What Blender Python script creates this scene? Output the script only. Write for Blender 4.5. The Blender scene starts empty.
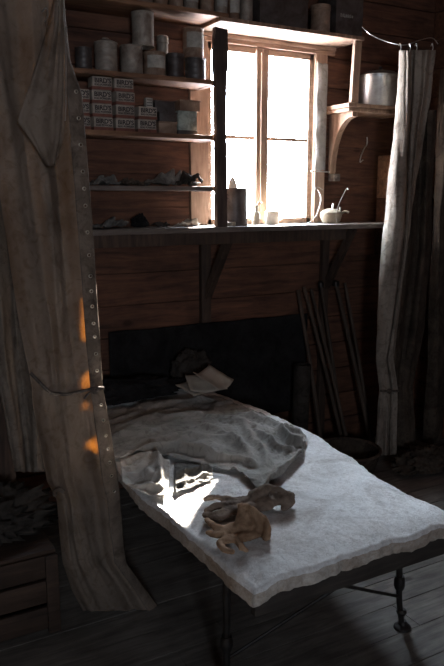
import bpy, bmesh, math, random
import numpy as np
from math import sin, cos, pi, radians, hypot, atan, sqrt, exp
from mathutils import Vector, Matrix, noise
random.seed(7)
S = bpy.context.scene
COL = S.collection

# ------------------------------------------------------------------ camera
CAM_H = 1.6
PITCH = atan(135/700); YAW = atan(397/hypot(700, 135))
cam = bpy.data.cameras.new('camera'); co = bpy.data.objects.new('camera', cam); COL.objects.link(co)
cam.sensor_fit = 'VERTICAL'; cam.sensor_height = 24; cam.lens = 24*700/666
cam.clip_start = 0.05
co.location = (0, 0, CAM_H); co.rotation_euler = (pi/2-PITCH, 0, -YAW)
S.camera = co
# ------------------------------------------------------------------ light
SKY = 50.0
SUN = 120.0
w = bpy.data.worlds.new('world'); S.world = w; w.use_nodes = True
nt = w.node_tree; bg = nt.nodes['Background']
tc = nt.nodes.new('ShaderNodeTexCoord'); sep = nt.nodes.new('ShaderNodeSeparateXYZ')
cr = nt.nodes.new('ShaderNodeValToRGB')
nt.links.new(tc.outputs['Generated'], sep.inputs[0]); nt.links.new(sep.outputs['Z'], cr.inputs[0])
cr.color_ramp.elements[0].position = 0.0; cr.color_ramp.elements[0].color = (0.80, 0.86, 0.95, 1)
cr.color_ramp.elements[1].position = 0.6; cr.color_ramp.elements[1].color = (0.72, 0.86, 1.0, 1)
nt.links.new(cr.outputs[0], bg.inputs[0])
mr = nt.nodes.new('ShaderNodeMapRange'); mr.inputs['From Min'].default_value = -.08; mr.inputs['From Max'].default_value = .08
mr.inputs['To Min'].default_value = SKY*1.2; mr.inputs['To Max'].default_value = SKY      # sunlit snow below the horizon
nt.links.new(sep.outputs['Z'], mr.inputs['Value']); nt.links.new(mr.outputs[0], bg.inputs[1])
sd = bpy.data.lights.new('sun', 'SUN'); so = bpy.data.objects.new('sun', sd); COL.objects.link(so)
sd.energy = SUN; sd.angle = radians(0.9); sd.color = (1.0, 0.93, 0.82)
so.rotation_euler = Vector((-1.0, -1.0, -0.88)).to_track_quat('-Z', 'Y').to_euler()
so.location = (6, 8, 6)
def portal(name, loc, rot, sx, sy):
    l = bpy.data.lights.new(name, 'AREA'); l.shape = 'RECTANGLE'; l.size = sx; l.size_y = sy
    l.cycles.is_portal = True
    o = bpy.data.objects.new(name, l); COL.objects.link(o); o.location = loc; o.rotation_euler = rot
portal('window_portal', (2.205, 3.60, 1.935), (-pi/2, 0, 0), 0.76, 1.02)
portal('fill_opening_portal', (-0.6, -2.62, 1.75), (pi/2, 0, 0), 0.6, 0.5)  # serves the opening added behind the camera for fill light
S.view_settings.view_transform = 'Standard'; S.view_settings.look = 'None'
S.view_settings.gamma = 1; S.view_settings.use_curve_mapping = False
S.view_settings.exposure = 0.5

# ------------------------------------------------------------------ point helpers (photo measurement -> place in the room)
_F = Vector((sin(YAW)*cos(PITCH), cos(YAW)*cos(PITCH), -sin(PITCH)))
_R = Vector((cos(YAW), -sin(YAW), 0)); _U = _R.cross(_F); _C = Vector((0, 0, CAM_H))
def _ray(px, py): return _F*700 + _R*(px-222) - _U*(py-333)
def atY(px, py, y): d = _ray(px, py); return _C + d*(y/d.y)
def atZ(px, py, z): d = _ray(px, py); return _C + d*((z-CAM_H)/d.z)

# ------------------------------------------------------------------ materials
def newmat(name):
    m = bpy.data.materials.new(name); m.use_nodes = True
    n = m.node_tree.nodes; l = m.node_tree.links
    return m, n, l, n['Principled BSDF']
def coords(n, l, scale, rand=True):
    tc = n.new('ShaderNodeTexCoord'); mp = n.new('ShaderNodeMapping'); mp.inputs['Scale'].default_value = scale
    if rand:
        oi = n.new('ShaderNodeObjectInfo'); ad = n.new('ShaderNodeVectorMath'); ad.operation = 'ADD'
        ml = n.new('ShaderNodeMath'); ml.operation = 'MULTIPLY'; ml.inputs[1].default_value = 17.0
        l.new(oi.outputs['Random'], ml.inputs[0]); l.new(tc.outputs['Object'], ad.inputs[0]); l.new(ml.outputs[0], ad.inputs[1])
        l.new(ad.outputs[0], mp.inputs[0])
    else: l.new(tc.outputs['Object'], mp.inputs[0])
    return mp
def ntex(n, l, mp, scale, detail=4, rough=.6, dist=0):
    t = n.new('ShaderNodeTexNoise'); t.inputs['Scale'].default_value = scale; t.inputs['Detail'].default_value = detail
    t.inputs['Roughness'].default_value = rough; t.inputs['Distortion'].default_value = dist
    l.new(mp.outputs[0], t.inputs['Vector']); return t
def ramp(n, l, src, stops):
    r = n.new('ShaderNodeValToRGB'); l.new(src, r.inputs[0]); e = r.color_ramp.elements
    e[0].position = stops[0][0]; e[0].color = (*stops[0][1], 1); e[1].position = stops[-1][0]; e[1].color = (*stops[-1][1], 1)
    for p, c in stops[1:-1]:
        x = e.new(p); x.color = (*c, 1)
    return r
def bump(n, l, src, b, strength, dist=.002, prev=None):
    bp = n.new('ShaderNodeBump'); bp.inputs['Strength'].default_value = strength; bp.inputs['Distance'].default_value = dist
    l.new(src, bp.inputs['Height'])
    if prev: l.new(prev.outputs[0], bp.inputs['Normal'])
    l.new(bp.outputs[0], b.inputs['Normal']); return bp
def wood(name, dark, light, axis='x', rough=.75, bs=.5, knots=True):
    m, n, l, b = newmat(name)
    sc = {'x': (.9, 9, 9), 'y': (9, .9, 9), 'z': (9, 9, .9)}[axis]
    mp = coords(n, l, sc); t = ntex(n, l, mp, 4, 7, .65, .7)
    r = ramp(n, l, t.outputs['Fac'], [(.28, dark), (.72, light)])
    mp2 = coords(n, l, (1.2, 1.2, 1.2)); t2 = ntex(n, l, mp2, 3.3, 5, .6)
    mx = n.new('ShaderNodeMix'); mx.data_type = 'RGBA'; mx.blend_type = 'MULTIPLY'; mx.inputs[0].default_value = .8
    r2 = ramp(n, l, t2.outputs['Fac'], [(.3, (.4, .38, .36)), (.62, (1, 1, 1))])
    l.new(r.outputs[0], mx.inputs[6]); l.new(r2.outputs[0], mx.inputs[7]); out = mx.outputs[2]
    if knots:
        mp3 = coords(n, l, {'x': (.5, 1, 1), 'y': (1, .5, 1), 'z': (1, 1, .5)}[axis])
        v = n.new('ShaderNodeTexVoronoi'); v.inputs['Scale'].default_value = 5.5; l.new(mp3.outputs[0], v.inputs['Vector'])
        r3 = ramp(n, l, v.outputs['Distance'], [(.05, (.25, .18, .14)), (.11, (1, 1, 1))])
        mk = n.new('ShaderNodeMix'); mk.data_type = 'RGBA'; mk.blend_type = 'MULTIPLY'; mk.inputs[0].default_value = .8
        l.new(out, mk.inputs[6]); l.new(r3.outputs[0], mk.inputs[7]); out = mk.outputs[2]
    l.new(out, b.inputs['Base Color']); b.inputs['Roughness'].default_value = rough
    b.inputs['Specular IOR Level'].default_value = .35
    bump(n, l, t.outputs['Fac'], b, bs, .003)
    return m
def cloth(name, dark, light, weave=260, rough=.9, trans=None, stain=2.5, bs=.35):
    m, n, l, b = newmat(name)
    mp = coords(n, l, (1, 1, 1)); t = ntex(n, l, mp, stain, 8, .68, .6)
    r = ramp(n, l, t.outputs['Fac'], [(.33, dark), (.5, tuple((a+c)/2 for a, c in zip(dark, light))), (.66, light)])
    t2 = ntex(n, l, mp, weave, 2, .6); t3 = ntex(n, l, mp, 22, 6, .65, 1.2)
    r3 = ramp(n, l, t3.outputs['Fac'], [(.34, (.45, .42, .4)), (.5, (1, 1, 1))])
    mx = n.new('ShaderNodeMix'); mx.data_type = 'RGBA'; mx.blend_type = 'MULTIPLY'; mx.inputs[0].default_value = .7
    l.new(r.outputs[0], mx.inputs[6]); l.new(r3.outputs[0], mx.inputs[7])
    l.new(mx.outputs[2], b.inputs['Base Color']); b.inputs['Roughness'].default_value = rough
    b.inputs['Specular IOR Level'].default_value = .1
    b1 = bump(n, l, t3.outputs['Fac'], b, .35, .006); b2 = bump(n, l, t2.outputs['Fac'], b, bs, .002, b1)
    if trans:
        tr = n.new('ShaderNodeBsdfTranslucent'); tr.inputs[0].default_value = (*trans[0], 1)
        ms = n.new('ShaderNodeMixShader'); ms.inputs[0].default_value = trans[1]
        l.new(b.outputs[0], ms.inputs[1]); l.new(tr.outputs[0], ms.inputs[2]); l.new(ms.outputs[0], n['Material Output'].inputs[0])
    return m
def metal(name, c, rough=.45, met=.9, rust=None, rs=7):
    m, n, l, b = newmat(name)
    mp = coords(n, l, (1, 1, 1)); t = ntex(n, l, mp, rs, 7, .7, .4)
    r = ramp(n, l, t.outputs['Fac'], [(.38, rust or tuple(x*.6 for x in c)), (.62, c)])
    l.new(r.outputs[0], b.inputs['Base Color']); b.inputs['Metallic'].default_value = met; b.inputs['Roughness'].default_value = rough
    bump(n, l, t.outputs['Fac'], b, .2, .002)
    return m
def plain(name, c, rough=.7, met=0, var=.35, sc=12):
    m, n, l, b = newmat(name)
    mp = coords(n, l, (1, 1, 1)); t = ntex(n, l, mp, sc, 6, .65, .3)
    r = ramp(n, l, t.outputs['Fac'], [(.35, tuple(x*(1-var) for x in c)), (.62, c)])
    l.new(r.outputs[0], b.inputs['Base Color']); b.inputs['Roughness'].default_value = rough; b.inputs['Metallic'].default_value = met
    b.inputs['Specular IOR Level'].default_value = .3
    return m
M = dict(
  wallwood=wood('wall_boards', (.045, .019, .012), (.20, .086, .047)),
  shelfwood=wood('shelf_wood', (.10, .045, .025), (.34, .18, .10)),
  greyshelf=wood('weathered_shelf', (.09, .07, .06), (.26, .21, .18)),
  postwood=wood('dark_post', (.035, .022, .018), (.11, .075, .06), 'z'),
  studwood=wood('dark_stud', (.03, .018, .013), (.10, .06, .04), 'z'),
  casing=wood('window_wood', (.30, .18, .12), (.60, .43, .32), 'z'),
  casingx=wood('window_wood_level', (.30, .18, .12), (.60, .43, .32), 'x'),
  bracket=wood('bracket_wood', (.16, .09, .06), (.42, .27, .18), 'z'),
  floorwood=wood('floor_boards', (.08, .068, .058), (.25, .22, .19), 'x', .62),
  ceilwood=wood('ceiling_boards', (.04, .02, .015), (.12, .065, .04), 'y'),
  cratewood=wood('crate_wood', (.025, .014, .009), (.085, .048, .03)),
  railwood=wood('dark_rail', (.02, .016, .014), (.07, .055, .045)),
  stickwood=wood('stick_wood', (.04, .028, .02), (.13, .085, .06), 'z', knots=False),
  canvas=cloth('stained_canvas', (.085, .064, .048), (.235, .185, .145), trans=((1, .56, .17), .12)),
  canvas2=cloth('stained_canvas_dark', (.075, .058, .046), (.18, .145, .115)),
  canvas3=cloth('pale_canvas', (.13, .10, .078), (.36, .305, .25), trans=((.7, .45, .25), .05)),
  leather=cloth('leather_hem', (.075, .056, .043), (.19, .145, .112), stain=9),
  sheet=cloth('grey_linen', (.21, .195, .175), (.36, .335, .30), bs=.2, stain=4),
  sheet2=cloth('cream_linen', (.32, .295, .26), (.50, .46, .41), bs=.2, stain=5),
  rag=cloth('grey_rag', (.06, .055, .05), (.20, .185, .165), stain=14),
  darkrag=cloth('dark_rag', (.02, .017, .014), (.06, .05, .042), stain=9),
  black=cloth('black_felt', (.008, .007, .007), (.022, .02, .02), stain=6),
  brown=cloth('brown_cloth', (.035, .026, .02), (.10, .075, .056), stain=8),
  mitt=cloth('brown_hide', (.16, .09, .05), (.46, .30, .19), stain=11),
  mitt2=cloth('dark_hide', (.09, .065, .05), (.30, .22, .165), stain=11),
  greytin=metal('dull_tin', (.33, .29, .24), .6, .25, (.15, .105, .08), 9),
  darktin=metal('dark_tin', (.10, .09, .085), .5, .4, (.05, .035, .03), 9),
  rusttin=metal('rusty_tin', (.30, .21, .15), .65, .15, (.14, .075, .045), 11),
  palepaper=plain('paper_label', (.42, .39, .34), .9, 0, .45, 18),
  boxcard=plain('tin_box', (.40, .34, .28), .75, .05, .45, 20),
  boxred=plain('red_box_band', (.22, .085, .06), .75, .05, .4, 20),
  ink=plain('faded_ink', (.045, .035, .035), .9, 0, .3, 40),
  inkpale=plain('faded_white_paint', (.33, .32, .30), .9, 0, .5, 60),
  pot=metal('aluminium', (.46, .45, .43), .33, .85, (.26, .25, .235), 5),
  iron=metal('black_iron', (.045, .042, .04), .5, .7, (.025, .018, .014), 12),
  wire=metal('bright_wire', (.62, .60, .56), .3, .9, (.4, .36, .3), 30),
  enamel=plain('enamel', (.66, .62, .54), .35, 0, .25, 16),
  bowl=plain('yellowed_enamel', (.36, .30, .22), .4, .1, .35, 12),
  grommet=metal('brass_ring', (.45, .40, .32), .35, .9, (.25, .2, .15), 40),
  rope=cloth('rope', (.05, .04, .032), (.15, .12, .10), stain=30),
  paper=plain('old_paper', (.46, .41, .34), .9, 0, .3, 9),
  blind=cloth('grey_blind', (.24, .235, .225), (.42, .40, .375), trans=((.8, .75, .65), .12)),
  greenlabel=plain('crackled_label', (.36, .40, .35), .7, 0, .55, 38),
)
def glassmat():
    m, n, l, b = newmat('window_glass'); n.remove(b)
    t = n.new('ShaderNodeBsdfTransparent'); g = n.new('ShaderNodeBsdfGlossy'); g.inputs['Roughness'].default_value = .02
    t.inputs[0].default_value = (.97, .98, 1, 1)
    ms = n.new('ShaderNodeMixShader'); ms.inputs[0].default_value = .04
    l.new(t.outputs[0], ms.inputs[1]); l.new(g.outputs[0], ms.inputs[2])
    l.new(ms.outputs[0], n['Material Output'].inputs[0]); return m
M['glass'] = glassmat()
def fleece(name='fleece', cols=((.52, .485, .45), (.76, .745, .72), (.86, .85, .83))):
    m, n, l, b = newmat(name)
    mp = coords(n, l, (1, 1, 1)); t = ntex(n, l, mp, 4.5, 9, .72, .8)
    r = ramp(n, l, t.outputs['Fac'], [(.33, cols[0]), (.5, cols[1]), (.66, cols[2])])
    t2 = ntex(n, l, mp, 60, 6, .75, 1.5); t3 = ntex(n, l, mp, 14, 6, .7, 1)
    mx = n.new('ShaderNodeMix'); mx.data_type = 'RGBA'; mx.blend_type = 'MULTIPLY'; mx.inputs[0].default_value = .55
    r2 = ramp(n, l, t2.outputs['Fac'], [(.36, (.55, .5, .46)), (.55, (1, 1, 1))])
    l.new(r.outputs[0], mx.inputs[6]); l.new(r2.outputs[0], mx.inputs[7]); l.new(mx.outputs[2], b.inputs['Base Color'])
    b.inputs['Roughness'].default_value = .95; b.inputs['Specular IOR Level'].default_value = .05
    b1 = bump(n, l, t3.outputs['Fac'], b, .5, .012); bump(n, l, t2.outputs['Fac'], b, .7, .005, b1)
    return m
M['fleece'] = fleece(); M['shaded_fringe'] = fleece('fleece_shaded_fringe', ((.26, .20, .155), (.44, .37, .31), (.62, .57, .51)))  # browner copy for the blanket sides: fringe tint plus side shading in the colour

# ------------------------------------------------------------------ object helpers
def finish(bm, name, mat, parent=None, base=None, smooth=35):
    """link bm (world coordinates) as one mesh whose origin is `base`"""
    bmesh.ops.recalc_face_normals(bm, faces=bm.faces)
    if smooth:
        ang = radians(smooth)
        for f in bm.faces: f.smooth = True
        for e in bm.edges:
            if len(e.link_faces) == 2 and e.calc_face_angle(0) > ang: e.smooth = False
    me = bpy.data.meshes.new(name)
    off = Vector((0, 0, 0))
    if parent is not None: off = Vector(parent['_o'])
    elif base is not None: off = Vector(base)
    bmesh.ops.translate(bm, verts=bm.verts, vec=-off)
    bm.to_mesh(me); bm.free()
    if isinstance(mat, (list, tuple)):
        for x in mat: me.materials.append(x)
    else: me.materials.append(mat)
    o = bpy.data.objects.new(name, me); COL.objects.link(o)
    if parent is not None: o.parent = parent; o['_o'] = list(off)
    else: o.location = off; o['_o'] = list(off)
    return o
def thing(name, label, cat, base, group=None):
    o = bpy.data.objects.new(name, None); COL.objects.link(o); o.empty_display_size = .05
    o.location = base; o['_o'] = list(base); tag(o, label, cat, group); return o
def tag(o, label, cat, group=None, kind=None):
    o['label'] = label; o['category'] = cat
    if group: o['group'] = group
    if kind: o['kind'] = kind
    return o
def struct(o): o['kind'] = 'structure'; return o
def dup(root, loc, rz=0, label=None, scale=None):
    r = root.copy(); COL.objects.link(r); r.location = loc; r.rotation_euler = (0, 0, rz)
    if scale: r.scale = scale
    if label: r['label'] = label
    for ch in list(root.children):
        c = ch.copy(); COL.objects.link(c); c.parent = r
        for g in list(ch.children):
            d = g.copy(); COL.objects.link(d); d.parent = c
    return r
def NB(): return bmesh.new()
def box(bm, a, b, bev=.0, mi=0):
    a = Vector(a); b = Vector(b); c = (a+b)/2; d = b-a
    r = bmesh.ops.create_cube(bm, size=1)
    vs = r['verts']
    for v in vs: v.co = Vector((v.co.x*d.x, v.co.y*d.y, v.co.z*d.z)) + c
    fs = list({f for v in vs for f in v.link_faces})
    for f in fs: f.material_index = mi
    if bev > 0:
        es = list({e for v in vs for e in v.link_edges})
        g = bmesh.ops.bevel(bm, geom=es, offset=bev, segments=2, affect='EDGES', profile=.6)
        vs = list({v for f in g['faces'] for v in f.verts} | {v for v in vs if v.is_valid})
    return vs
def obox(bm, p, q, wx, wy, bev=0, up=(0, 0, 1), mi=0):
    """bar from p to q with section wx*wy"""
    p = Vector(p); q = Vector(q); d = q-p; L = d.length
    vs = box(bm, (-wx/2, -wy/2, 0), (wx/2, wy/2, L), bev, mi)
    z = d.normalized(); x = Vector(up).cross(z)
    if x.length < 1e-4: x = Vector((1, 0, 0))
    x.normalize(); y = z.cross(x)
    m = Matrix((x, y, z)).transposed().to_4x4(); m.translation = p
    bmesh.ops.transform(bm, matrix=m, verts=vs); return vs
def lathe(bm, prof, c=(0, 0, 0), seg=32, sx=1, sy=1, mi=0):
    """profile of (radius, z); closes on the axis where radius is 0"""
    c = Vector(c); rings = []
    for r, z in prof:
        if r < 1e-6: rings.append([bm.verts.new(c+Vector((0, 0, z)))])
        else: rings.append([bm.verts.new(c+Vector((r*sx*cos(2*pi*k/seg), r*sy*sin(2*pi*k/seg), z))) for k in range(seg)])
    for A, B in zip(rings, rings[1:]):
        for k in range(seg):
            j = (k+1) % seg
            if len(A) == 1 and len(B) == 1: continue
            if len(A) == 1: f = bm.faces.new((A[0], B[j], B[k]))
            elif len(B) == 1: f = bm.faces.new((A[k], A[j], B[0]))
            else: f = bm.faces.new((A[k], A[j], B[j], B[k]))
            f.material_index = mi
    return [v for R in rings for v in R]
def catmull(P, n):
    P = [Vector(p) for p in P]; out = []
    for i in range(len(P)-1):
        p0 = P[max(i-1, 0)]; p1 = P[i]; p2 = P[i+1]; p3 = P[min(i+2, len(P)-1)]
        for k in range(n):
            t = k/n
            out.append(.5*((2*p1)+(p2-p0)*t+(2*p0-5*p1+4*p2-p3)*t*t+(3*p1-p0-3*p2+p3)*t**3))
    out.append(P[-1]); return out
def tube(bm, pts, r, seg=8, n=6, r1=None, mi=0):
    P = catmull(pts, n) if n > 1 else [Vector(p) for p in pts]
    rings = []; up = Vector((.13, .21, .97))
    for i, p in enumerate(P):
        d = (P[min(i+1, len(P)-1)]-P[max(i-1, 0)]).normalized()
        x = up.cross(d)
        if x.length < .05: x = Vector((1, 0, 0)).cross(d)
        x.normalize(); y = d.cross(x); up = y
        rr = r if r1 is None else r+(r1-r)*i/(len(P)-1)
        rings.append([bm.verts.new(p+x*rr*cos(2*pi*k/seg)+y*rr*sin(2*pi*k/seg)) for k in range(seg)])
    for A, B in zip(rings, rings[1:]):
        for k in range(seg):
            j = (k+1) % seg; bm.faces.new((A[k], A[j], B[j], B[k])).material_index = mi
    bm.faces.new(rings[0][::-1]).material_index = mi; bm.faces.new(rings[-1]).material_index = mi
def prism(bm, poly, a0, a1, axis='x', mi=0):
    """poly is a 2-D outline extruded along axis from a0 to a1"""
    def P(u, v, a): return {'x': (a, u, v), 'y': (u, a, v), 'z': (u, v, a)}[axis]
    A = [bm.verts.new(P(u, v, a0)) for u, v in poly]; B = [bm.verts.new(P(u, v, a1)) for u, v in poly]
    n = len(poly)
    for i in range(n): bm.faces.new((A[i], A[(i+1) % n], B[(i+1) % n], B[i])).material_index = mi
    bm.faces.new(A[::-1]).material_index = mi; bm.faces.new(B).material_index = mi
def grid(bm, P, mi=0, skip=None):
    """P[row][col] of points"""
    V = [[bm.verts.new(p) for p in row] for row in P]
    for i in range(len(P)-1):
        for j in range(len(P[0])-1):
            if skip and skip(i, j): continue
            bm.faces.new((V[i][j], V[i][j+1], V[i+1][j+1], V[i+1][j])).material_index = mi
    return V
def solid(o, t, off=0):
    m = o.modifiers.new('thickness', 'SOLIDIFY'); m.thickness = t; m.offset = off; return o
def nz(x, y, z=0, s=1): return noise.noise(Vector((x*s, y*s, z*s)))
def lump(bm, c, rx, ry, rz, amp=.25, s=3.0, seed=0, sub=4, flat=True, ridged=False):
    r = bmesh.ops.create_icosphere(bm, subdivisions=sub, radius=1)
    c = Vector(c)
    for v in r['verts']:
        p = v.co.copy(); q = p*s+Vector((seed*7.1, seed*3.3, seed))
        d = noise.fractal(q, .7, 2.1, 5)
        if ridged: d = (abs(d)*2-.45)*-1
        p = p*(1+amp*d)
        if flat and p.z < 0: p.z *= .25
        v.co = Vector((p.x*rx, p.y*ry, p.z*rz)) + c
    if ridged:
        for v in r['verts']:
            q = (v.co-c)*1.0; f = 1-min(1, abs(noise.noise(Vector((q.x*16+seed, q.y*26, q.z*10))))*3); g = noise.noise(Vector((q.x*40, q.y*40, seed)))
            v.co += (v.co-c)*(.28*f*f+.10*g-.1)
    if flat:
        zmin = min(v.co.z for v in r['verts'])
        for v in r['verts']: v.co.z += c.z-zmin
    return r['verts']
def text_mesh(txt, size):
    cu = bpy.data.curves.new('lettering', 'FONT'); cu.body = txt; cu.size = size; cu.align_x = 'CENTER'; cu.align_y = 'CENTER'
    cu.extrude = .0006; cu.offset = size*.03
    to = bpy.data.objects.new('lettering', cu); COL.objects.link(to)
    dg = bpy.context.evaluated_depsgraph_get(); me = bpy.data.meshes.new_from_object(to.evaluated_get(dg))
    bpy.data.objects.remove(to); return me

# ------------------------------------------------------------------ the room
W0, W1 = -1.6, 3.5         # left / right wall
YB, YR = 3.5, -2.6         # back / rear wall
ZC = 2.95
WX0, WX1, WZ0, WZ1 = 1.85, 2.56, 1.445, 2.42
def board_wall(name, axis, pos, a0, a1, thick, holes=(), bh=.172, seed=1):
    bm = NB(); z = 0; k = 0; rnd = random.Random(seed)
    while z < ZC:
        z1 = min(z+bh, ZC); spans = [(a0, a1)]
        cuts = sorted(set([z, z1]+[h for H in holes for h in (H[2], H[3]) if z < h < z1]))
        for za, zb in zip(cuts, cuts[1:]):
            spans = [(a0, a1)]
            for H in holes:
                if zb > H[2]+1e-5 and za < H[3]-1e-5:
                    spans = [s for a, b in spans for s in ((a, min(b, H[0])), (max(a, H[1]), b)) if s[1]-s[0] > .001]
            for a, b in spans:
                j = rnd.uniform(0, .004); lo = za+(.007 if za == z else 0)
                if axis == 'y': box(bm, (a, pos+j*.5, lo), (b, pos+thick, zb-.001))
                else: box(bm, (pos+j*.5*(1 if thick > 0 else -1), a, lo) if thick > 0 else (pos+thick, a, lo), (pos+thick, b, zb-.001) if thick > 0 else (pos-j*.5, b, zb-.001))
        z = z1; k += 1
    # tarred backing behind the boards
    b0 = thick*.75
    def back(a, b, za, zb):
        if axis == 'y': box(bm, (a, pos+min(b0, thick), za), (b, pos+thick*1.05, zb))
        else:
            x0, x1 = sorted((pos+b0, pos+thick*1.05)); box(bm, (x0, a, za), (x1, b, zb))
    a0 -= .05; a1 += .05
    if holes:
        h = holes[0]; back(a0, h[0], -.04, ZC+.04); back(h[1], a1, -.04, ZC+.04); back(h[0], h[1], -.04, h[2]); back(h[0], h[1], h[3], ZC+.04)
    else: back(a0, a1, -.04, ZC+.04)
    return struct(finish(bm, name, M['wallwood'], smooth=0))
board_wall('wall_back', 'y', YB, W0, W1, .03, [(WX0, WX1, WZ0, WZ1)])
board_wall('wall_rear', 'y', YR, W0, W1, -.03, [(-.9, -.3, 1.5, 2.0)], seed=2)  # hole added for the unseen fill-light opening
board_wall('wall_left', 'x', W0, YR, YB, -.03, seed=3)
board_wall('wall_right', 'x', W1, YR, YB, .03, seed=4)
# floor boards run along the window wall
bm = NB(); y = YR; rnd = random.Random(5)
while y < YB:
    y1 = min(y+.155, YB); x = W0-rnd.uniform(0, 1.5)
    while x < W1:
        x1 = x+rnd.uniform(1.6, 2.6); dz = rnd.uniform(-.002, 0)
        box(bm, (max(x, W0)+.0015, y+.002, -.03), (min(x1, W1)-.0015, y1-.002, dz)); x = x1
    y = y1
box(bm, (W0-.05, YR-.05, -.09), (W1+.05, YB+.035, -.03))
struct(finish(bm, 'floor', M['floorwood'], smooth=0))
bm = NB(); x = W0
while x < W1:
    box(bm, (x+.002, YR, ZC), (min(x+.15, W1)-.002, YB, ZC+.03)); x += .15
box(bm, (W0-.05, YR-.05, ZC+.03), (W1+.05, YB+.05, ZC+.05))
struct(finish(bm, 'ceiling', M['ceilwood'], smooth=0))
# window
bm = NB()
fy0, fy1 = YB-.004, YB+.028
st = .032
for a, b in (((WX0, WZ0), (WX0+st, WZ1)), ((WX1-st, WZ0), (WX1, WZ1)), ((WX0, WZ0), (WX1, WZ0+.04)), ((WX0, WZ1-.035), (WX1, WZ1))):
    box(bm, (a[0], fy0, a[1]), (b[0], fy1, b[1]), .003)
win = struct(finish(bm, 'window_1', M['casingx']))
bm = NB(); box(bm, (2.158, YB-.022, WZ0+.01), (2.196, YB+.026, WZ1-.01), .004); box(bm, (2.199, YB-.022, WZ0+.01), (2.238, YB+.026, WZ1-.01), .004); box(bm, (2.183, YB-.034, WZ0+.03), (2.212, YB-.022, WZ1-.03), .003)
finish(bm, 'mullion', M['casing'], win)
for x0, x1 in ((WX0+.03, 2.160), (2.236, WX1-.03)):
    bm = NB(); box(bm, (x0, YB+.002, 1.925), (x1, YB+.024, 1.943), .002)
    finish(bm, 'glazing_bar', M['casingx'], win)
    bm = NB(); box(bm, (x0-.003, YB+.012, WZ0+.03), (x1+.003, YB+.015, WZ1-.03))
    finish(bm, 'pane', M['glass'], win, smooth=0)
bm = NB(); box(bm, (1.745, YB-.022, 1.455), (WX0, YB, 2.42), .003)
struct(finish(bm, 'trim_1', M['casing']))
bm = NB(); box(bm, (WX1, YB-.022, 1.455), (2.645, YB, 2.42), .003); box(bm, (WX1+.006, YB-.03, 1.455), (WX1+.022, YB-.02, 2.38), .003)
struct(finish(bm, 'trim_2', M['casing']))
bm = NB(); box(bm, (1.745, YB-.022, 2.4205), (2.70, YB, 2.444), .002); box(bm, (1.745, YB-.03, 2.4445), (2.70, YB, 2.4665), .002)
struct(finish(bm, 'trim_3', M['casingx']))
# unseen window opening added behind the camera to let in fill light
bm = NB()
for a, b in (((-.96, 1.44), (-.9, 2.06)), ((-.3, 1.44), (-.24, 2.06)), ((-.9, 1.44), (-.3, 1.5)), ((-.9, 2.0), (-.3, 2.06)), ((-.615, 1.5), (-.585, 2.0))):
    box(bm, (a[0], YR-.02, a[1]), (b[0], YR+.02, b[1]), .003)
w2 = struct(finish(bm, 'added_fill_window', M['casing']))
bm = NB(); box(bm, (-.9, YR-.012, 1.5), (-.3, YR-.009, 2.0)); finish(bm, 'pane', M['glass'], w2, smooth=0)
# studs on the window wall below the sill
for i, (x0, x1) in enumerate(((1.80, 1.86), (2.64, 2.69))):
    bm = NB(); box(bm, (x0, YB-.035, 0), (x1, YB, 1.40), .003); struct(finish(bm, 'trim_%d' % (4+i), M['studwood']))

# ------------------------------------------------------------------ shelves
FY = 3.265
t = thing('shelf_unit', 'tall open wooden shelf unit left of the window, crowded with tins and boxes', 'shelf', (1.2, 3.38, 1.455))
LV = {'a': 2.185, 'b': 1.915, 'c': 1.658}       # top surfaces
for k in 'abc':
    bm = NB(); box(bm, (.35, FY, LV[k]-.022), (1.764, YB-.024, LV[k]), .002)
    finish(bm, 'shelf_board', M['shelfwood'] if k != 'c' else M['greyshelf'], t)
for k in 'abc':
    bm = NB(); box(bm, (1.765, FY+.02, LV[k]-.024), (1.79, YB-.024, LV[k]+.004), .002); finish(bm, 'cleat', M['shelfwood'], t)
bm = NB()
prism(bm, [(1.782, 1.4525), (1.842, 1.4525), (1.838, 1.8), (1.832, 2.0), (1.838, 2.22), (1.846, 2.26), (1.842, 2.43), (1.772, 2.436), (1.768, 2.26), (1.776, 2.2), (1.778, 1.8)], FY-.016, FY+.016, 'y')
finish(bm, 'post', M['postwood'], t, smooth=20)
t = thing('long_shelf', 'long raw wooden shelf running over the window, its front edge lit orange', 'shelf', (1.7, 3.38, 2.49))
bm = NB(); box(bm, (.35, 3.255, 2.487), (1.852, YB, 2.508), .002); finish(bm, 'shelf_board', M['shelfwood'], t)
bm = NB(); box(bm, (1.80, 3.250, 2.4668), (2.725, YB, 2.4865), .002); finish(bm, 'shelf_board', M['bracket'], t)
bm = NB(); prism(bm, [(2.675, 2.4665), (2.722, 2.4665), (2.708, 2.135), (2.660, 2.135)], 3.268, 3.29, 'y'); finish(bm, 'end_upright', M['bracket'], t)
# sill shelf
t = thing('sill_shelf', 'long narrow grey shelf serving as the window sill, small things along it', 'shelf', (1.8, 3.38, 1.42))
bm = NB(); box(bm, (.35, 3.205, 1.425), (3.02, YB, 1.452), .003); finish(bm, 'shelf_board', M['greyshelf'], t)
bm = NB(); box(bm, (.35, 3.275, 1.36), (2.66, 3.295, 1.424), .002); finish(bm, 'apron', M['studwood'], t)
for x in (1.90, 2.74):
    bm = NB(); obox(bm, (x, 3.31, 1.42), (x-.06, 3.49, 1.04), .05, .035, .002); finish(bm, 'brace', M['studwood'], t)

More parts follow.
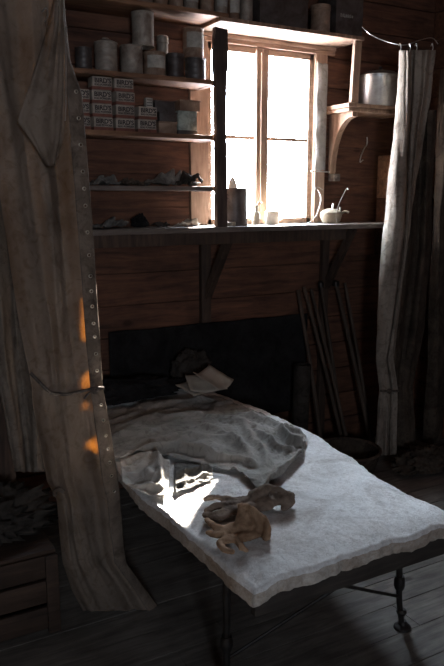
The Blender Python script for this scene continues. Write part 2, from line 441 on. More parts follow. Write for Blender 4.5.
# bracket shelf right of the window
t = thing('bracket_shelf', 'short wooden shelf on a curved bracket, right of the window, holding the pot', 'shelf', (2.85, 3.38, 2.11))
bm = NB(); box(bm, (2.636, 3.26, 2.108), (3.12, YB, 2.13), .002); box(bm, (2.65, 3.275, 2.088), (3.11, YB, 2.106), .002)
finish(bm, 'shelf_board', M['bracket'], t)
bm = NB(); arc = [(3.285, 2.086), (3.285, 2.06)]
for i in range(1, 13):
    a = i/12*pi/2; arc.append((3.285+.185*sin(a), 1.76+.30*cos(a)))
arc += [(3.475, 1.745), (3.497, 1.745), (3.497, 2.086)]
prism(bm, arc, 2.685, 2.722, 'x'); finish(bm, 'bracket', M['bracket'], t, smooth=25)
bm = NB(); box(bm, (2.69, 3.44, 1.70), (2.735, YB, 1.743), .004); lathe(bm, [(0, .006), (.009, .004), (.011, 0)], (0, 0, 0), 10)
bmv = [v for v in bm.verts if v.co.length < .05]
bmesh.ops.transform(bm, matrix=Matrix.Translation((2.712, 3.44, 1.722)) @ Matrix.Rotation(pi/2, 4, 'X'), verts=bmv)
finish(bm, 'bolt_block', M['greyshelf'], t)

# ------------------------------------------------------------------ bed
BX0, BX1, BY0, BY1 = .975, 1.74, 1.565, 3.40
bed = thing('bed', 'low iron camp bed with a dark rail frame and thin legs, under the window', 'bed', (1.34, 2.45, 0))
bm = NB()
box(bm, (BX0, BY0, .425), (BX0+.045, BY1, .487), .004); finish(bm, 'side_rail', M['railwood'], bed)
bm = NB(); box(bm, (BX1-.045, BY0, .425), (BX1, BY1, .487), .004); finish(bm, 'side_rail', M['railwood'], bed)
bm = NB(); box(bm, (BX0-.01, BY0-.028, .42), (BX1+.01, BY0-.001, .488), .004); finish(bm, 'foot_rail', M['railwood'], bed)
bm = NB(); box(bm, (BX0-.01, BY1+.001, .42), (BX1+.01, BY1+.028, .488), .004); finish(bm, 'head_rail', M['railwood'], bed)
for i in range(9):
    y = BY0+.12+i*.2
    bm = NB(); box(bm, (BX0+.046, y, .455), (BX1-.046, y+.09, .472), .002); finish(bm, 'slat', M['railwood'], bed)
for sx, sy in ((1, 0), (0, 0), (1, 1), (0, 1)):
    x = (BX0+.022, BX1-.022)[sx]; y = (1.76, 3.2)[sy]; ox = .045 if sx else -.0
    bm = NB()
    tube(bm, [(x, y, .424), (x+ox*.3, y, .25), (x+ox*.5, y, .12), (x+ox*.9, y, .02)], .013, 10, 4, .011)
    lathe(bm, [(0, .2), (.017, .2), (.021, .185), (.021, .165), (.017, .15), (0, .15)], (x+ox*.42, y, .02), 12)
    lathe(bm, [(0, .03), (.014, .03), (.018, .018), (.032, .008), (.034, 0), (0, 0)], (x+ox, y, 0), 14)
    lathe(bm, [(0, .02), (.016, .02), (.02, .01), (.016, 0), (0, 0)], (x+ox*.8, y, .06), 12)
    lg = finish(bm, 'leg', M['iron'], bed)
    bm = NB(); s = -1 if sx else 1
    tube(bm, [(x+ox*.55, y, .135), (x+s*.48, y-.155 if sy == 0 else y, .424)], .006, 8, 1)
    finish(bm, 'stay', M['iron'], bed)
bm = NB(); tube(bm, [(BX0+.03, 1.64, .40), (1.34, 1.64, .395), (BX1-.03, 1.64, .40)], .008, 8, 1)
finish(bm, 'cross_rod', M['iron'], bed)

# thick fleece blanket
def lerp(a, b, t): return a+(b-a)*t
def interp(tab, x):
    if x <= tab[0][0]: return tab[0][1]
    for (a, u), (b, v) in zip(tab, tab[1:]):
        if x <= b:
            s = (x-a)/(b-a); s = s*s*(3-2*s); return u+(v-u)*s
    return tab[-1][1]
LX = [(1.46, .965), (1.6, .935), (2.0, .94), (2.3, .925), (2.8, .95), (3.4, .96)]
RX = [(1.46, 1.70), (1.6, 1.735), (1.9, 1.745), (2.2, 1.80), (2.45, 1.835), (2.8, 1.83), (3.1, 1.80), (3.4, 1.76)]
def top_z(x, y):
    z = .562 + .012*nz(x, y, 1, 2.1) + .006*nz(x, y, 5, 6) + .0035*nz(x, y, 9, 17)+.0022*nz(x, y, 3, 43)
    l = interp(LX, y); r = interp(RX, y)
    z += -.02*exp(-((x-l)/.05)**2) - .014*exp(-((x-r)/.05)**2) - .012*exp(-((y-1.51)/.04)**2)
    return z
bm = NB(); NX, NY = 150, 250; rows = []
for j in range(-9, NY+10):
    row = []
    for i in range(-9, NX+10):
        u = min(max(i/NX, 0), 1); v = min(max(j/NY, 0), 1)
        y = lerp(1.518+.012*nz(u*3, 2, 0, 2)+.006*nz(u*9, 3, 0, 3), 3.39, v); l = interp(LX, y); r = interp(RX, y)
        x = lerp(l, r, u) + (.006*nz(y, 0, 4, 9) if u in (0, 1) else 0)
        z = top_z(x, y)
        ei = max(-i, i-NX, 0); ej = max(-j, j-NY, 0); e = max(ei, ej)
        if e:
            drop = (.050 if not (j < 0) else .046) + .008*nz(x*3, y*3, 7, 1.6)
            k = e/9; ang = min(k*2.2, 1)*pi/2
            out = .017*sin(ang) if k < .9 else .004
            out += .005*nz(x, y, z+k*2, 40)+.005*nz(x*.4, y*.4, k, 90)*k; z += .004*nz(x, y, k, 55)*k
            sx = (-1 if i < 0 else 1) if ei else 0; sy = (-1 if j < 0 else 1) if ej else 0
            x += sx*out; y += sy*out; z -= .012*(1-cos(ang)) + max(0, k-.2)/.8*drop
        row.append((x, y, z))
    rows.append(row)
grid(bm, rows)
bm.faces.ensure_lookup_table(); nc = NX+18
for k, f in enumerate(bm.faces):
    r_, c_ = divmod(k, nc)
    if min(r_, c_, NY+17-r_, nc-1-c_) < 6: f.material_index = 1  # edge band takes the copy with side shade painted in
o = finish(bm, 'fleece_blanket', [M['fleece'], M['shaded_fringe']], base=(1.34, 2.45, .49), smooth=180)
tag(o, 'thick off-white fleece blanket with a shaggy edge, covering the camp bed', 'blanket')

# cloths on the bed: laid out with their main folds, then settled by a small position-based cloth solver
def bedpt(px, py, z=.60): p = atZ(px, py, z); return (p.x, p.y)
B = bedpt
def seg_dist(X, Y, a, b):
    dx, dy = b[0]-a[0], b[1]-a[1]; L = dx*dx+dy*dy
    t = np.clip(((X-a[0])*dx+(Y-a[1])*dy)/L, 0, 1); ex, ey = X-a[0]-dx*t, Y-a[1]-dy*t
    return np.hypot(ex, ey), t, dx*ey-dy*ex
def ridge_height(X, Y, ridges):
    H = np.zeros_like(X)
    for pts, hh, ww in ridges:
        best = np.full_like(X, 9.0); T = np.zeros_like(X); SG = np.zeros_like(X); n = len(pts)-1
        for i in range(n):
            d, t, sg = seg_dist(X, Y, pts[i], pts[i+1]); m = d < best
            best = np.where(m, d, best); T = np.where(m, (i+t)/n, T); SG = np.where(m, sg, SG)
        end = np.clip(np.minimum(T, 1-T)*5+.15, 0, 1); k = best/ww*np.where(SG > 0, .8, 1.35)
        H = np.maximum(H*.85, 0)+hh*end*np.exp(-k*k)
    return H
def resample(pts, n):
    pts = np.array(pts); d = np.r_[0, np.cumsum(np.hypot(*np.diff(pts, axis=0).T))]; t = np.linspace(0, d[-1], n)
    return np.c_[np.interp(t, d, pts[:, 0]), np.interp(t, d, pts[:, 1])]
def waves(rng, X, Y, fx, fy):
    out = 0
    for k in range(6):
        a = rng.uniform(.5, 1.4, 2)*rng.choice([-1, 1], 2)
        out = out+np.sin(6.28*(X*fx*a[0]+Y*fy*a[1])+rng.uniform(0, 6.28)+1.3*np.sin(9*X+5*Y*a[0]+k))
    return out/6
def settle(top, bot, left, right, nu, nv, ridges, seed, amp, fr, steps=90, slack=1.02, bend=.2, thick=.009, lean=.4):
    rng = np.random.default_rng(seed)
    T, Bo, L, Rr = resample(top, nu), resample(bot, nu), resample(left, nv), resample(right, nv)
    u = np.linspace(0, 1, nu)[None, :, None]; v = np.linspace(0, 1, nv)[:, None, None]
    P = (1-v)*Bo[None]+v*T[None]+(1-u)*L[:, None]+u*Rr[:, None]-((1-u)*(1-v)*Bo[0]+u*(1-v)*Bo[-1]+(1-u)*v*T[0]+u*v*T[-1])
    PX, PY = P[..., 0].copy(), P[..., 1].copy()
    wx = .012*waves(rng, PX, PY, 3, 3); wy = .012*waves(rng, PX, PY, 3, 3)
    h = ridge_height(PX+wx, PY+wy, ridges)
    wv = waves(rng, PX, PY, *fr); h = h+amp*np.maximum(0, 1-np.abs(wv)*2.6)**1.5+amp*.5*np.maximum(0, 1-np.abs(waves(rng, PX, PY, fr[0]*2, fr[1]*2))*3)
    X = np.dstack([PX, PY, .004+h]); X0 = X.copy()
    # fold crests lean over a little
    X[..., 1] -= h*lean; X[..., 0] += h*.2
    def dist(a, b): return np.linalg.norm(a-b, axis=-1, keepdims=True)
    Lu, Lv = dist(X[:, 1:], X[:, :-1])*slack, dist(X[1:], X[:-1])*slack
    Lu = np.maximum(Lu, Lu.mean()*.7); Lv = np.maximum(Lv, Lv.mean()*.7)
    L2u, L2v = dist(X[:, 2:], X[:, :-2])*.99, dist(X[2:], X[:-2])*.99      # keeps the creases that were laid in
    D1, D2 = dist(X[1:, 1:], X[:-1, :-1]), dist(X[1:, :-1], X[:-1, 1:])
    V = np.zeros_like(X); dt = 1/120
    def con(A, Bv, L, k):
        d = Bv-A; l = np.linalg.norm(d, axis=-1, keepdims=True)+1e-9; c = d*(l-L)/l*.5*k; A += c; Bv -= c
    ui = np.tile(np.arange(nu), nv); vi = np.repeat(np.arange(nv), nu)
    for it in range(steps):
        V[..., 2] -= .9*dt; V *= .9; N = X+V*dt
        for q in range(8):
            for o in (0, 1):
                con(N[:, o:nu-1:2], N[:, o+1:nu:2], Lu[:, o:nu-1:2], 1); con(N[o:nv-1:2], N[o+1:nv:2], Lv[o:nv-1:2], 1)
            for a in (0, 1):
                con(N[a:nv-1:2, :-1], N[a+1:nv:2, 1:], D1[a:nv-1:2], .3); con(N[a:nv-1:2, 1:], N[a+1:nv:2, :-1], D2[a:nv-1:2], .3)
            for o in range(3):
                con(N[:, o:nu-2:3], N[:, o+2:nu:3], L2u[:, o:nu-2:3], bend*2); con(N[o:nv-2:3], N[o+2:nv:3], L2v[o:nv-2:3], bend*2)
            under = N[..., 2:] < .003; N[..., 2] = np.maximum(N[..., 2], .003)
            N[..., :2] = np.where(under, N[..., :2]*.1+X[..., :2]*.9, N[..., :2])
            for sl in ((0, slice(None)), (-1, slice(None)), (slice(None), 0), (slice(None), -1)):
                N[sl][..., :2] = N[sl][..., :2]*.8+X0[sl][..., :2]*.2
        if it % 4 == 3:
            Q = N.reshape(-1, 3).astype(np.float32); C = np.zeros_like(Q); sx = Q[:, 0]; od = np.argsort(sx); ss = sx[od]
            for w0 in range(0, len(Q), 300):
                a = od[w0:w0+300]; lo = np.searchsorted(ss, sx[a[0]]-thick); hi = np.searchsorted(ss, sx[a[-1]]+thick); b = od[lo:hi]
                D = Q[a][:, None]-Q[b][None]; l = np.sqrt((D**2).sum(-1))+1e-9
                near = (l < thick) & ((abs(ui[a][:, None]-ui[b][None]) > 2) | (abs(vi[a][:, None]-vi[b][None]) > 2))
                C[a] += (D*np.where(near, (thick-l)/l*.35, 0)[..., None]).sum(1)
            m = np.linalg.norm(C, axis=1, keepdims=True); C *= np.minimum(1, .004/(m+1e-9)); N += C.reshape(N.shape)
        V = (N-X)/dt; sp = np.linalg.norm(V, axis=-1, keepdims=True); V *= np.minimum(1, .8/(sp+1e-9)); X = N
    return X
def draped(name, label, cat, X, mat, zfun, zs=1.0, loc=None, rot=0, thick=.002):
    rows = []
    for r in X:
        row = []
        for x, y, z in r:
            x, y, z = float(x), float(y), float(z)
            if loc: x, y = loc[0]+x*cos(rot)-y*sin(rot), loc[1]+x*sin(rot)+y*cos(rot)
            row.append((x, y, zfun(x, y)+.004+z*zs))
        rows.append(row)
    bm = NB(); grid(bm, rows); n = len(rows)*len(rows[0])
    cx = sum(p[0] for r in rows for p in r)/n; cy = sum(p[1] for r in rows for p in r)/n
    o = finish(bm, name, mat, base=(cx, cy, zfun(cx, cy)), smooth=180); solid(o, thick, 1)
    sb = o.modifiers.new('subdivision', 'SUBSURF'); sb.levels = 1; sb.render_levels = 1
    return tag(o, label, cat)
rid = [([B(105, 432), B(150, 425), B(190, 420), B(240, 428)], .040, .12),
       ([B(248, 420), B(275, 430), B(300, 436)], .035, .06),
       ([B(114, 450), B(150, 440), B(190, 433), B(226, 436), B(250, 448)], .050, .028),
       ([B(112, 428), B(150, 415), B(190, 412), B(228, 416), B(250, 424)], .045, .035),
       ([B(190, 424), B(215, 428), B(238, 440), B(250, 456)], .040, .020),
       ([B(238, 410), B(262, 417), B(286, 427), B(308, 430)], .045, .020),
       ([B(240, 420), B(250, 434), B(262, 448), B(266, 470)], .036, .018),
       ([B(190, 450), B(226, 454), B(262, 461)], .035, .016),
       ([B(256, 428), B(272, 441), B(296, 449)], .030, .015),
       ([B(262, 482), B(280, 466), B(303, 447)], .025, .012),
       ([B(135, 451), B(175, 447), B(210, 451)], .035, .018),
       ([B(140, 405), B(180, 399), B(215, 394)], .012, .024),
       ([B(276, 426), B(286, 438), B(302, 444)], .024, .014)]
Xs = settle([B(85, 410), B(150, 401), B(215, 389), B(265, 411), B(307, 431)], [B(85, 450), B(165, 452), B(236, 464), B(262, 484)], [B(85, 450), B(85, 410)],
            [B(262, 484), B(285, 468), B(303, 448), B(307, 431)], 110, 120, rid, 3, .006, (1.6, 3.2), 5, 1.03, .3, .009, .65)
draped('crumpled_sheet', 'grey-white crumpled linen sheet thrown across the upper half of the bed', 'sheet', Xs, M['sheet'], top_z, 2.1, thick=.004)
rid = [([B(116, 464), B(138, 461), B(158, 466)], .036, .085), ([B(120, 458), B(140, 455), B(162, 462)], .030, .022), ([B(124, 470), B(142, 468), B(160, 474)], .030, .018), ([B(126, 478), B(145, 476), B(164, 480)], .022, .014), ([B(150, 454), B(158, 466), B(160, 478)], .022, .014)]
Xs = settle([B(119, 449), B(145, 447), B(170, 458)], [B(122, 476), B(140, 482), B(168, 484)], [B(122, 476), B(119, 449)], [B(168, 484), B(170, 458)], 60, 66, rid, 8, .008, (3, 4), 6, 1.02, .3, .008, .3)
draped('rolled_shirt', 'cream bunched-up cloth lying at the left edge of the bed beside the curtain', 'cloth', Xs, M['sheet2'], lambda x, y: top_z(x, y)+.008, 1.0)
rid = [([B(174, 480), B(190, 473), B(212, 466)], .022, .013), ([B(174, 470), B(192, 463), B(212, 460)], .026, .014), ([B(180, 462), B(184, 472), B(182, 482)], .014, .011), ([B(196, 458), B(200, 466), B(196, 476)], .014, .011)]
Xs = settle([B(174, 458), B(192, 455), B(212, 458)], [B(176, 484), B(195, 479), B(213, 470)], [B(176, 484), B(174, 458)], [B(213, 470), B(212, 458)], 44, 44, rid, 12, .006, (6, 8), 8, 1.02, .1, .006)
draped('grey_rag', 'small wrinkled dark grey rag at the end of the cream bundle on the bed', 'rag', Xs, M['rag'], lambda x, y: top_z(x, y)+.005, .9)
def loose_rag(w, d, hgt, seed, fr=(7, 9)):
    rg = random.Random(seed); rid = []
    for k in range(7):
        a = rg.uniform(-.7, .7); cx, cy = rg.uniform(.15, .85)*w, rg.uniform(.1, .9)*d; l = rg.uniform(.25, .5)*w
        rid.append(([(cx-l*cos(a)*.5, cy-l*sin(a)*.3), (cx, cy+rg.uniform(-.02, .02)), (cx+l*cos(a)*.5, cy+l*sin(a)*.3)], hgt*rg.uniform(.4, 1)*(1.1-abs(cx/w-.5)*1.4), rg.uniform(.012, .024)))
    X = settle([(0, d*.9), (w*.5, d), (w, d*.8)], [(w*.05, 0), (w*.5, d*.06), (w*.95, 0)], [(w*.05, 0), (0, d*.9)], [(w*.95, 0), (w, d*.8)], 48, 40, rid, seed, .012, fr, 12, 1.03, .1, .006)
    X[..., 0] -= w/2; X[..., 1] -= d/2; return X

# gloves: one surface each, voxel-remeshed from tapered strokes
def glove(name, label, mat, palm, cuff, fingers, rot_pts, group=None):
    bm = NB()
    def stroke(pts, r0, r1, fl=1.0):
        P = catmull(pts, 8)
        for i, p in enumerate(P):
            r = r0+(r1-r0)*i/(len(P)-1)
            q = bmesh.ops.create_icosphere(bm, subdivisions=2, radius=r)
            for v in q['verts']: v.co = Vector((v.co.x, v.co.y, v.co.z*fl))+p
    def W(px, py, z): p = atZ(px, py, z); return (p.x, p.y, z)
    for pts, r0, r1, fl in palm+cuff+fingers: stroke([W(*p) for p in pts], r0, r1, fl)
    c = sum((v.co for v in bm.verts), Vector())/len(bm.verts); c.z = .57
    o = finish(bm, name, mat, base=c, smooth=180)
    m = o.modifiers.new('remesh', 'REMESH'); m.mode = 'VOXEL'; m.voxel_size = .0035; m.use_smooth_shade = True
    s = o.modifiers.new('smooth', 'SMOOTH'); s.iterations = 6; s.factor = .6
    tx = bpy.data.textures.new('creases', 'CLOUDS'); tx.noise_scale = .022; tx.noise_depth = 3
    d = o.modifiers.new('creases', 'DISPLACE'); d.texture = tx; d.strength = .009; d.mid_level = .5; d.texture_coords = 'LOCAL'
    tag(o, label, 'glove', group); return o
zt = .59
glove('glove', 'darker hide glove on the blanket, nearer the window, its cuff raised', M['mitt2'],
      [([(224, 506, .588), (240, 503, .592), (258, 500, .60)], .026, .036, .5), ([(228, 511, .587), (244, 509, .59), (264, 505, .595)], .024, .034, .5)],
      [([(256, 496, .61), (264, 490, .635), (268, 486, .65)], .030, .012, .8), ([(262, 503, .60), (276, 500, .60), (288, 496, .60)], .030, .026, .6), ([(268, 487, .645), (280, 490, .64), (291, 495, .62)], .011, .010, 1), ([(290, 496, .615), (292, 502, .60), (284, 508, .586)], .012, .012, 1), ([(274, 492, .615), (284, 499, .608)], .024, .024, .8), ([(270, 497, .60), (278, 500, .60)], .026, .026, .7)],
      [([(226, 505, .590), (216, 506, .594), (207, 511, .580)], .017, .012, .8), ([(226, 511, .586), (216, 514, .586), (206, 515, .578)], .017, .012, .8),
       ([(240, 500, .592), (226, 499, .600), (212, 497, .592), (205, 499, .580)], .014, .010, .8), ([(228, 514, .586), (220, 518, .584), (211, 518, .578)], .014, .010, .8)], 0)
glove('glove', 'lighter tan hide glove with a raised folded cuff, lying nearer the foot of the bed', M['mitt'],
      [([(222, 531, .586), (236, 528, .590), (250, 525, .600)], .026, .036, .5), ([(230, 539, .584), (246, 536, .586), (262, 530, .590)], .022, .030, .5)],
      [([(242, 526, .60), (243, 514, .63), (241, 506, .652)], .026, .012, .9), ([(241, 506, .655), (252, 509, .65), (264, 519, .63)], .010, .010, 1), ([(252, 512, .64), (258, 520, .62), (262, 528, .60)], .014, .020, .9), ([(264, 518, .63), (268, 528, .61), (266, 537, .588)], .010, .014, 1)],
      [([(222, 530, .590), (214, 526, .592), (207, 520, .584)], .016, .010, .8), ([(228, 539, .584), (220, 543, .583), (226, 550, .580), (232, 552, .578)], .014, .010, .8),
       ([(238, 541, .584), (242, 547, .580), (246, 550, .577)], .013, .010, .8), ([(222, 535, .586), (213, 535, .584), (208, 532, .578)], .014, .009, .8)], 0)

# things at the head of the bed
bm = NB()
for i, (a, s) in enumerate(((.3, .0), (-.25, .35), (.65, .6))):
    c = Vector((1.58+.03*i, 3.09-.03*i, .635+.012*i)); L, Wd = .19, .14
    rows = []
    for r in range(9):
        row = []
        for q in range(9):
            u = (q/8-.5)*L; v = (r/8-.5)*Wd; x = u*cos(a)-v*sin(a); y = u*sin(a)+v*cos(a)
            row.append((c.x+x, c.y+y, c.z+.03*abs(u/L*2)**2*s+.10*max(0, v/Wd+.5)*(.3+.4*i/2)+.006*nz(u, v, i, 20)))
        rows.append(row)
    grid(bm, rows)
o = finish(bm, 'folded_papers', M['paper'], base=(1.65, 3.15, .60), smooth=180); solid(o, .002, 1)
tag(o, 'loose pile of folded old papers at the head of the bed', 'papers')
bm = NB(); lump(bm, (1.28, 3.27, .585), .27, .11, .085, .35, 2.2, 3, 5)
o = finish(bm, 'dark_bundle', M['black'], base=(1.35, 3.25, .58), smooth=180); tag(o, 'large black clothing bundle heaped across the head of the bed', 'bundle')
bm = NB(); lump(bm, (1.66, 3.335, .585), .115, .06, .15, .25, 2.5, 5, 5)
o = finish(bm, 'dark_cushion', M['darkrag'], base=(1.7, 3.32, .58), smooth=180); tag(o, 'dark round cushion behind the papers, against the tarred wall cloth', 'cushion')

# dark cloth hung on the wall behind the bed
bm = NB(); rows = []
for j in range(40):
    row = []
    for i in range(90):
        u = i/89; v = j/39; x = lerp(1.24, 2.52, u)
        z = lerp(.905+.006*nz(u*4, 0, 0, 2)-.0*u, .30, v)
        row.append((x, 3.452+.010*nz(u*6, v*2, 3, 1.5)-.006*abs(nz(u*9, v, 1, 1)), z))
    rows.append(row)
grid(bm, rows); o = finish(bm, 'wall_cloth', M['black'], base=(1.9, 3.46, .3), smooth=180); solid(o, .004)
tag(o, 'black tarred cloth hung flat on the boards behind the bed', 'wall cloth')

# ------------------------------------------------------------------ curtains
def crow(tab, py):
    """tab: [(py, [vals...])] linear interpolation with smoothing"""
    if py <= tab[0][0]: return tab[0][1]
    for (a, u), (b, v) in zip(tab, tab[1:]):
        if py <= b:
            s = (py-a)/(b-a); return [p+(q-p)*s for p, q in zip(u, v)]
    return tab[-1][1]
def curtain_points(tab, offs, Y, ny, nseg, wr, seed, pymin, pymax, fade=None):
    """tab rows give knot px positions; offs gives each knot's depth offset"""
    rows = []
    for j in range(ny+1):
        py = pymin+(pymax-pymin)*j/ny; ks = crow(tab, py); of = crow(offs, py) if isinstance(offs[0], tuple) else offs
        K = catmull([(k, o*100, 0) for k, o in zip(ks, of)], nseg)
        row = []
        for i, p in enumerate(K):
            s = i/(len(K)-1); dy = 0; q = atY(p.x, py, Y+p.y/100)
            w_ = wr*nz(s*5, q.z*1.3, seed, 1.6)+wr*.5*nz(s*12, q.z*2.5, seed+4, 1.5)+wr*.35*(1-2.5*abs(nz(s*6+q.z*2, q.z*5, seed+8, 1.3)))
            q2 = q.copy(); q2.y += dy+w_
            row.append(q2)
        rows.append(row)
    return rows
# left curtain: knots L ... hem
tabA = [(-14, [-30, -8, 12, 30, 46, 58, 62.5]), (60, [-22, -2, 16, 34, 48, 62, 70]), (94, [-16, 2, 18, 34, 48, 66, 82]), (223, [4, 20, 36, 52, 60, 76, 92]),
        (327, [20, 34, 50, 60, 70, 84, 99]), (388, [32, 44, 56, 66, 78, 90, 103]), (405, [33, 45, 58, 67, 80, 92, 106]), (481, [47, 56, 66, 76, 88, 101, 118]),
        (500, [57, 64, 72, 82, 94, 106, 120]), (536, [60, 68, 76, 86, 98, 110, 123]), (563, [63, 72, 82, 92, 104, 114, 126]), (590, [72, 82, 95, 108, 122, 134, 146]), (613, [84, 94, 107, 120, 134, 148, 163])]
offA = [(-14, [.01, -.01, .02, -.0, .01, -.015, 0]), (223, [.02, -.02, .015, -.02, .03, -.005, 0]), (380, [.01, -.02, .01, -.01, .012, -.004, 0]),
        (395, [.015, -.02, .01, -.01, .01, -.003, 0]), (420, [.02, -.02, .0, -.01, .01, -.002, 0]), (611, [.03, -.02, .0, -.01, .02, -.02, 0])]
YA = 2.35
rowsA = curtain_points(tabA, offA, YA, 330, 20, .009, 2, -14, 611)
gro = [(0, 92), (0, 119), (0, 146), (0, 171), (0, 189), (0, 205), (0, 232), (0, 255), (0, 275), (0, 290), (0, 306), (0, 323), (0, 337), (0, 353), (0, 370), (0, 405), (0, 419), (0, 434), (0, 448), (0, 461), (0, 475), (0, 489)]
def rowi(py): return int(round((py+14)/625*330))
NC = len(rowsA[0]); HEM = 19
cur = thing('canvas_curtain', 'large stained canvas curtain with an eyeleted hem, hanging left of the bed', 'curtain', (.72, 2.35, 0))
bm = NB(); grid(bm, [r[:NC-HEM+1] for r in rowsA]); o = finish(bm, 'cloth', M['canvas'], cur, smooth=180); solid(o, .0015)
hemrows = []
for j, r in enumerate(rowsA):
    a, b = r[NC-HEM-1], r[-1]; n = 12
    d = (b-a); hemrows.append([a+d*(k/n)+Vector((0, -.006*sin(pi*min(1, k/n*1.0))-.002, 0)) for k in range(n+1)])
# finer rows so the eyelet holes come out round
fine = []
for r, s in zip(hemrows, hemrows[1:]):
    fine.append(r); fine.append([(a+b)/2 for a, b in zip(r, s)])
fine.append(hemrows[-1])
gc = []
for _, py in gro:
    k = rowi(py)*2; gc.append(fine[k][7])
def skipf(i, j):
    c = (fine[i][j]+fine[i+1][j+1])/2
    return any((c-g).length < .0045 for g in gc)
bm = NB(); grid(bm, fine, skip=skipf); o = finish(bm, 'hem', M['leather'], cur, smooth=180); hem = o; o['label'] = 'dark leathery hem strip with metal eyelets'; solid(o, .003, 0)
for g in gc:
    bm = NB(); P = [g+Vector((.0055*cos(a), -.003, .0055*sin(a))) for a in [2*pi*k/12 for k in range(13)]]
    tube(bm, P, .0016, 6, 1); finish(bm, 'eyelet', M['grommet'], hem)
# folded-over flap
tabF = [(-14, [57, 59, 61, 63]), (30, [47, 54, 60, 65]), (60, [38, 49, 58, 66]), (100, [24, 42, 56, 66]), (122, [17, 38, 54, 65]), (140, [30, 42, 54, 63]), (166, [46, 49, 52, 55])]
rowsF = curtain_points(tabF, [-.0, -.03, -.012, .0], YA-.075, 60, 10, .008, 11, -14, 166)
bm = NB(); grid(bm, rowsF); o = finish(bm, 'folded_flap', M['canvas'], cur, smooth=180); solid(o, .002)
bm = NB(); tube(bm, [r[-2]+Vector((0, -.006, 0)) for r in rowsF[:46:5]], .0022, 6, 3); finish(bm, 'piping', M['wire'], cur)['label'] = 'pale cord edging'
bm = NB(); P = [atY(45, 22, 2.26), atY(48, 14, 2.27), atY(46, 8, 2.28), atY(42, 12, 2.27)]
tube(bm, P, .0022, 6, 6); finish(bm, 'hook', M['wire'], cur)
# rope tie round it
bm = NB()
P = [rowsA[rowi(y)][i]+Vector((0, -.014, 0)) for i, y in ((2, 372), (14, 382), (28, 392), (44, 394), (60, 393), (76, 391), (92, 390), (108, 388), (119, 388))]
tube(bm, P, .006, 8, 8); kx = P[-2]
for s in range(3): lump(bm, kx+Vector((.006*s-.006, -.006, .004*s-.010)), .012, .009, .010, .3, 2, s, 2, False)
tube(bm, [kx, kx+Vector((-.035, -.012, -.012)), kx+Vector((-.05, -.008, -.03))], .004, 6, 5)
finish(bm, 'tie_rope', M['rope'], cur)
bm = NB(); P = [rowsA[rowi(y)][i]+Vector((0, -.016, 0)) for i, y in ((0, 493), (8, 490), (18, 487), (26, 489))]
tube(bm, P, .008, 8, 6); finish(bm, 'strap', M['leather'], cur)
# second panel further left, behind
tabC = [(18, [-40, -20, 0, 20, 50]), (140, [-34, -14, 4, 24, 52]), (360, [-6, 6, 18, 32, 48]), (472, [15, 22, 30, 37, 46])]
rowsC = curtain_points(tabC, [.0, -.03, .03, -.03, .0], 2.55, 150, 14, .014, 21, 18, 472)
bm = NB(); grid(bm, rowsC); o = finish(bm, 'short_curtain', M['canvas2'], base=(.5, 2.55, .55), smooth=180); solid(o, .003)
tag(o, 'shorter canvas curtain hanging behind the eyeleted curtain at the far left', 'curtain')
# rail they hang from (above the frame)
bm = NB(); tube(bm, [(-1.55, 2.42, 2.31), (.0, 2.42, 2.30), (.9, 2.42, 2.30)], .012, 8, 1)
o = finish(bm, 'curtain_pole', M['studwood'], base=(0, 2.42, 2.3)); tag(o, 'dark pole that the left curtains hang from', 'pole')

# right curtain
YD = 3.02
tabD = [(50, [399, 402, 406, 410, 412, 416, 422, 427, 431, 436]), (90, [397, 400, 405, 409, 411, 415, 421, 424, 427, 432]), (130, [393, 397, 403, 408, 409, 412, 416, 418, 420, 425]), (180, [389, 393, 399, 405, 406, 409, 412, 413, 415, 417]),
        (240, [383, 388, 395, 402, 403, 405, 406, 407, 408, 409]), (300, [378, 383, 390, 395, 396, 397, 398, 399, 400, 401]), (360, [376, 379, 383, 386, 387, 388, 390, 391, 392, 394]), (388, [380, 383, 386, 389, 391, 393, 394, 395, 396, 398]), (455, [374, 378, 382, 385, 388, 390, 392, 393, 394, 396])]
offD = [(50, [.03, .0, -.02, -.035, .05, .01, .0, -.03, .04, .02]), (130, [.035, .0, -.025, -.035, .05, .01, -.01, -.03, .03, .04]), (240, [.035, .0, -.025, -.03, .04, .0, -.01, -.02, .02, .03]), (330, [.025, .0, -.015, -.02, .02, .0, -.01, -.01, .01, .02]), (388, [.0, -.015, .0, -.01, .01, -.01, .0, .0, .0, .0]), (455, [.01, -.02, .0, -.03, .01, -.02, .0, .0, .0, .0])]
rowsD = curtain_points(tabD, offD, YD, 220, 8, .012, 31, 50, 455)
dc = thing('tied_curtain', 'narrow pale canvas curtain gathered and tied, hanging right of the window', 'curtain', (3.0, 3.0, 0))
bm = NB(); grid(bm, rowsD); o = finish(bm, 'cloth', M['canvas3'], dc, smooth=180); solid(o, .003)
r = rowsD[int((391-50)/405*220)]
bm = NB(); tube(bm, [r[i]+Vector((0, -.012, 0)) for i in range(0, len(r), 7)]+[r[-1]+Vector((.02, .03, 0)), r[-1]+Vector((.06, .07, 0)), r[-1]+Vector((.10, .085, 0))], .007, 8, 4)
lump(bm, r[20]+Vector((0, -.02, 0)), .018, .012, .014, .3, 3, 4, 3, False); finish(bm, 'tie_rope', M['rope'], dc)
for i, px, py in ((3, 401, 47), (24, 411, 44), (40, 419, 50), (66, 431, 46)):
    q = rowsD[0][min(i, len(rowsD[0])-1)]
    bm = NB(); tube(bm, [q+Vector((0, 0, -.012)), q+Vector((.006, -.004, .012)), q+Vector((0, 0, .035)), q+Vector((-.008, 0, .02))], .002, 6, 5)
    finish(bm, 'hook', M['wire'], dc)
bm = NB()
P = [atY(362, 27, 3.2), atY(370, 34, 3.15), atY(385, 41, 3.1), atY(404, 45, YD), atY(420, 40, YD), atY(432, 38, YD), atY(438, 44, YD)]
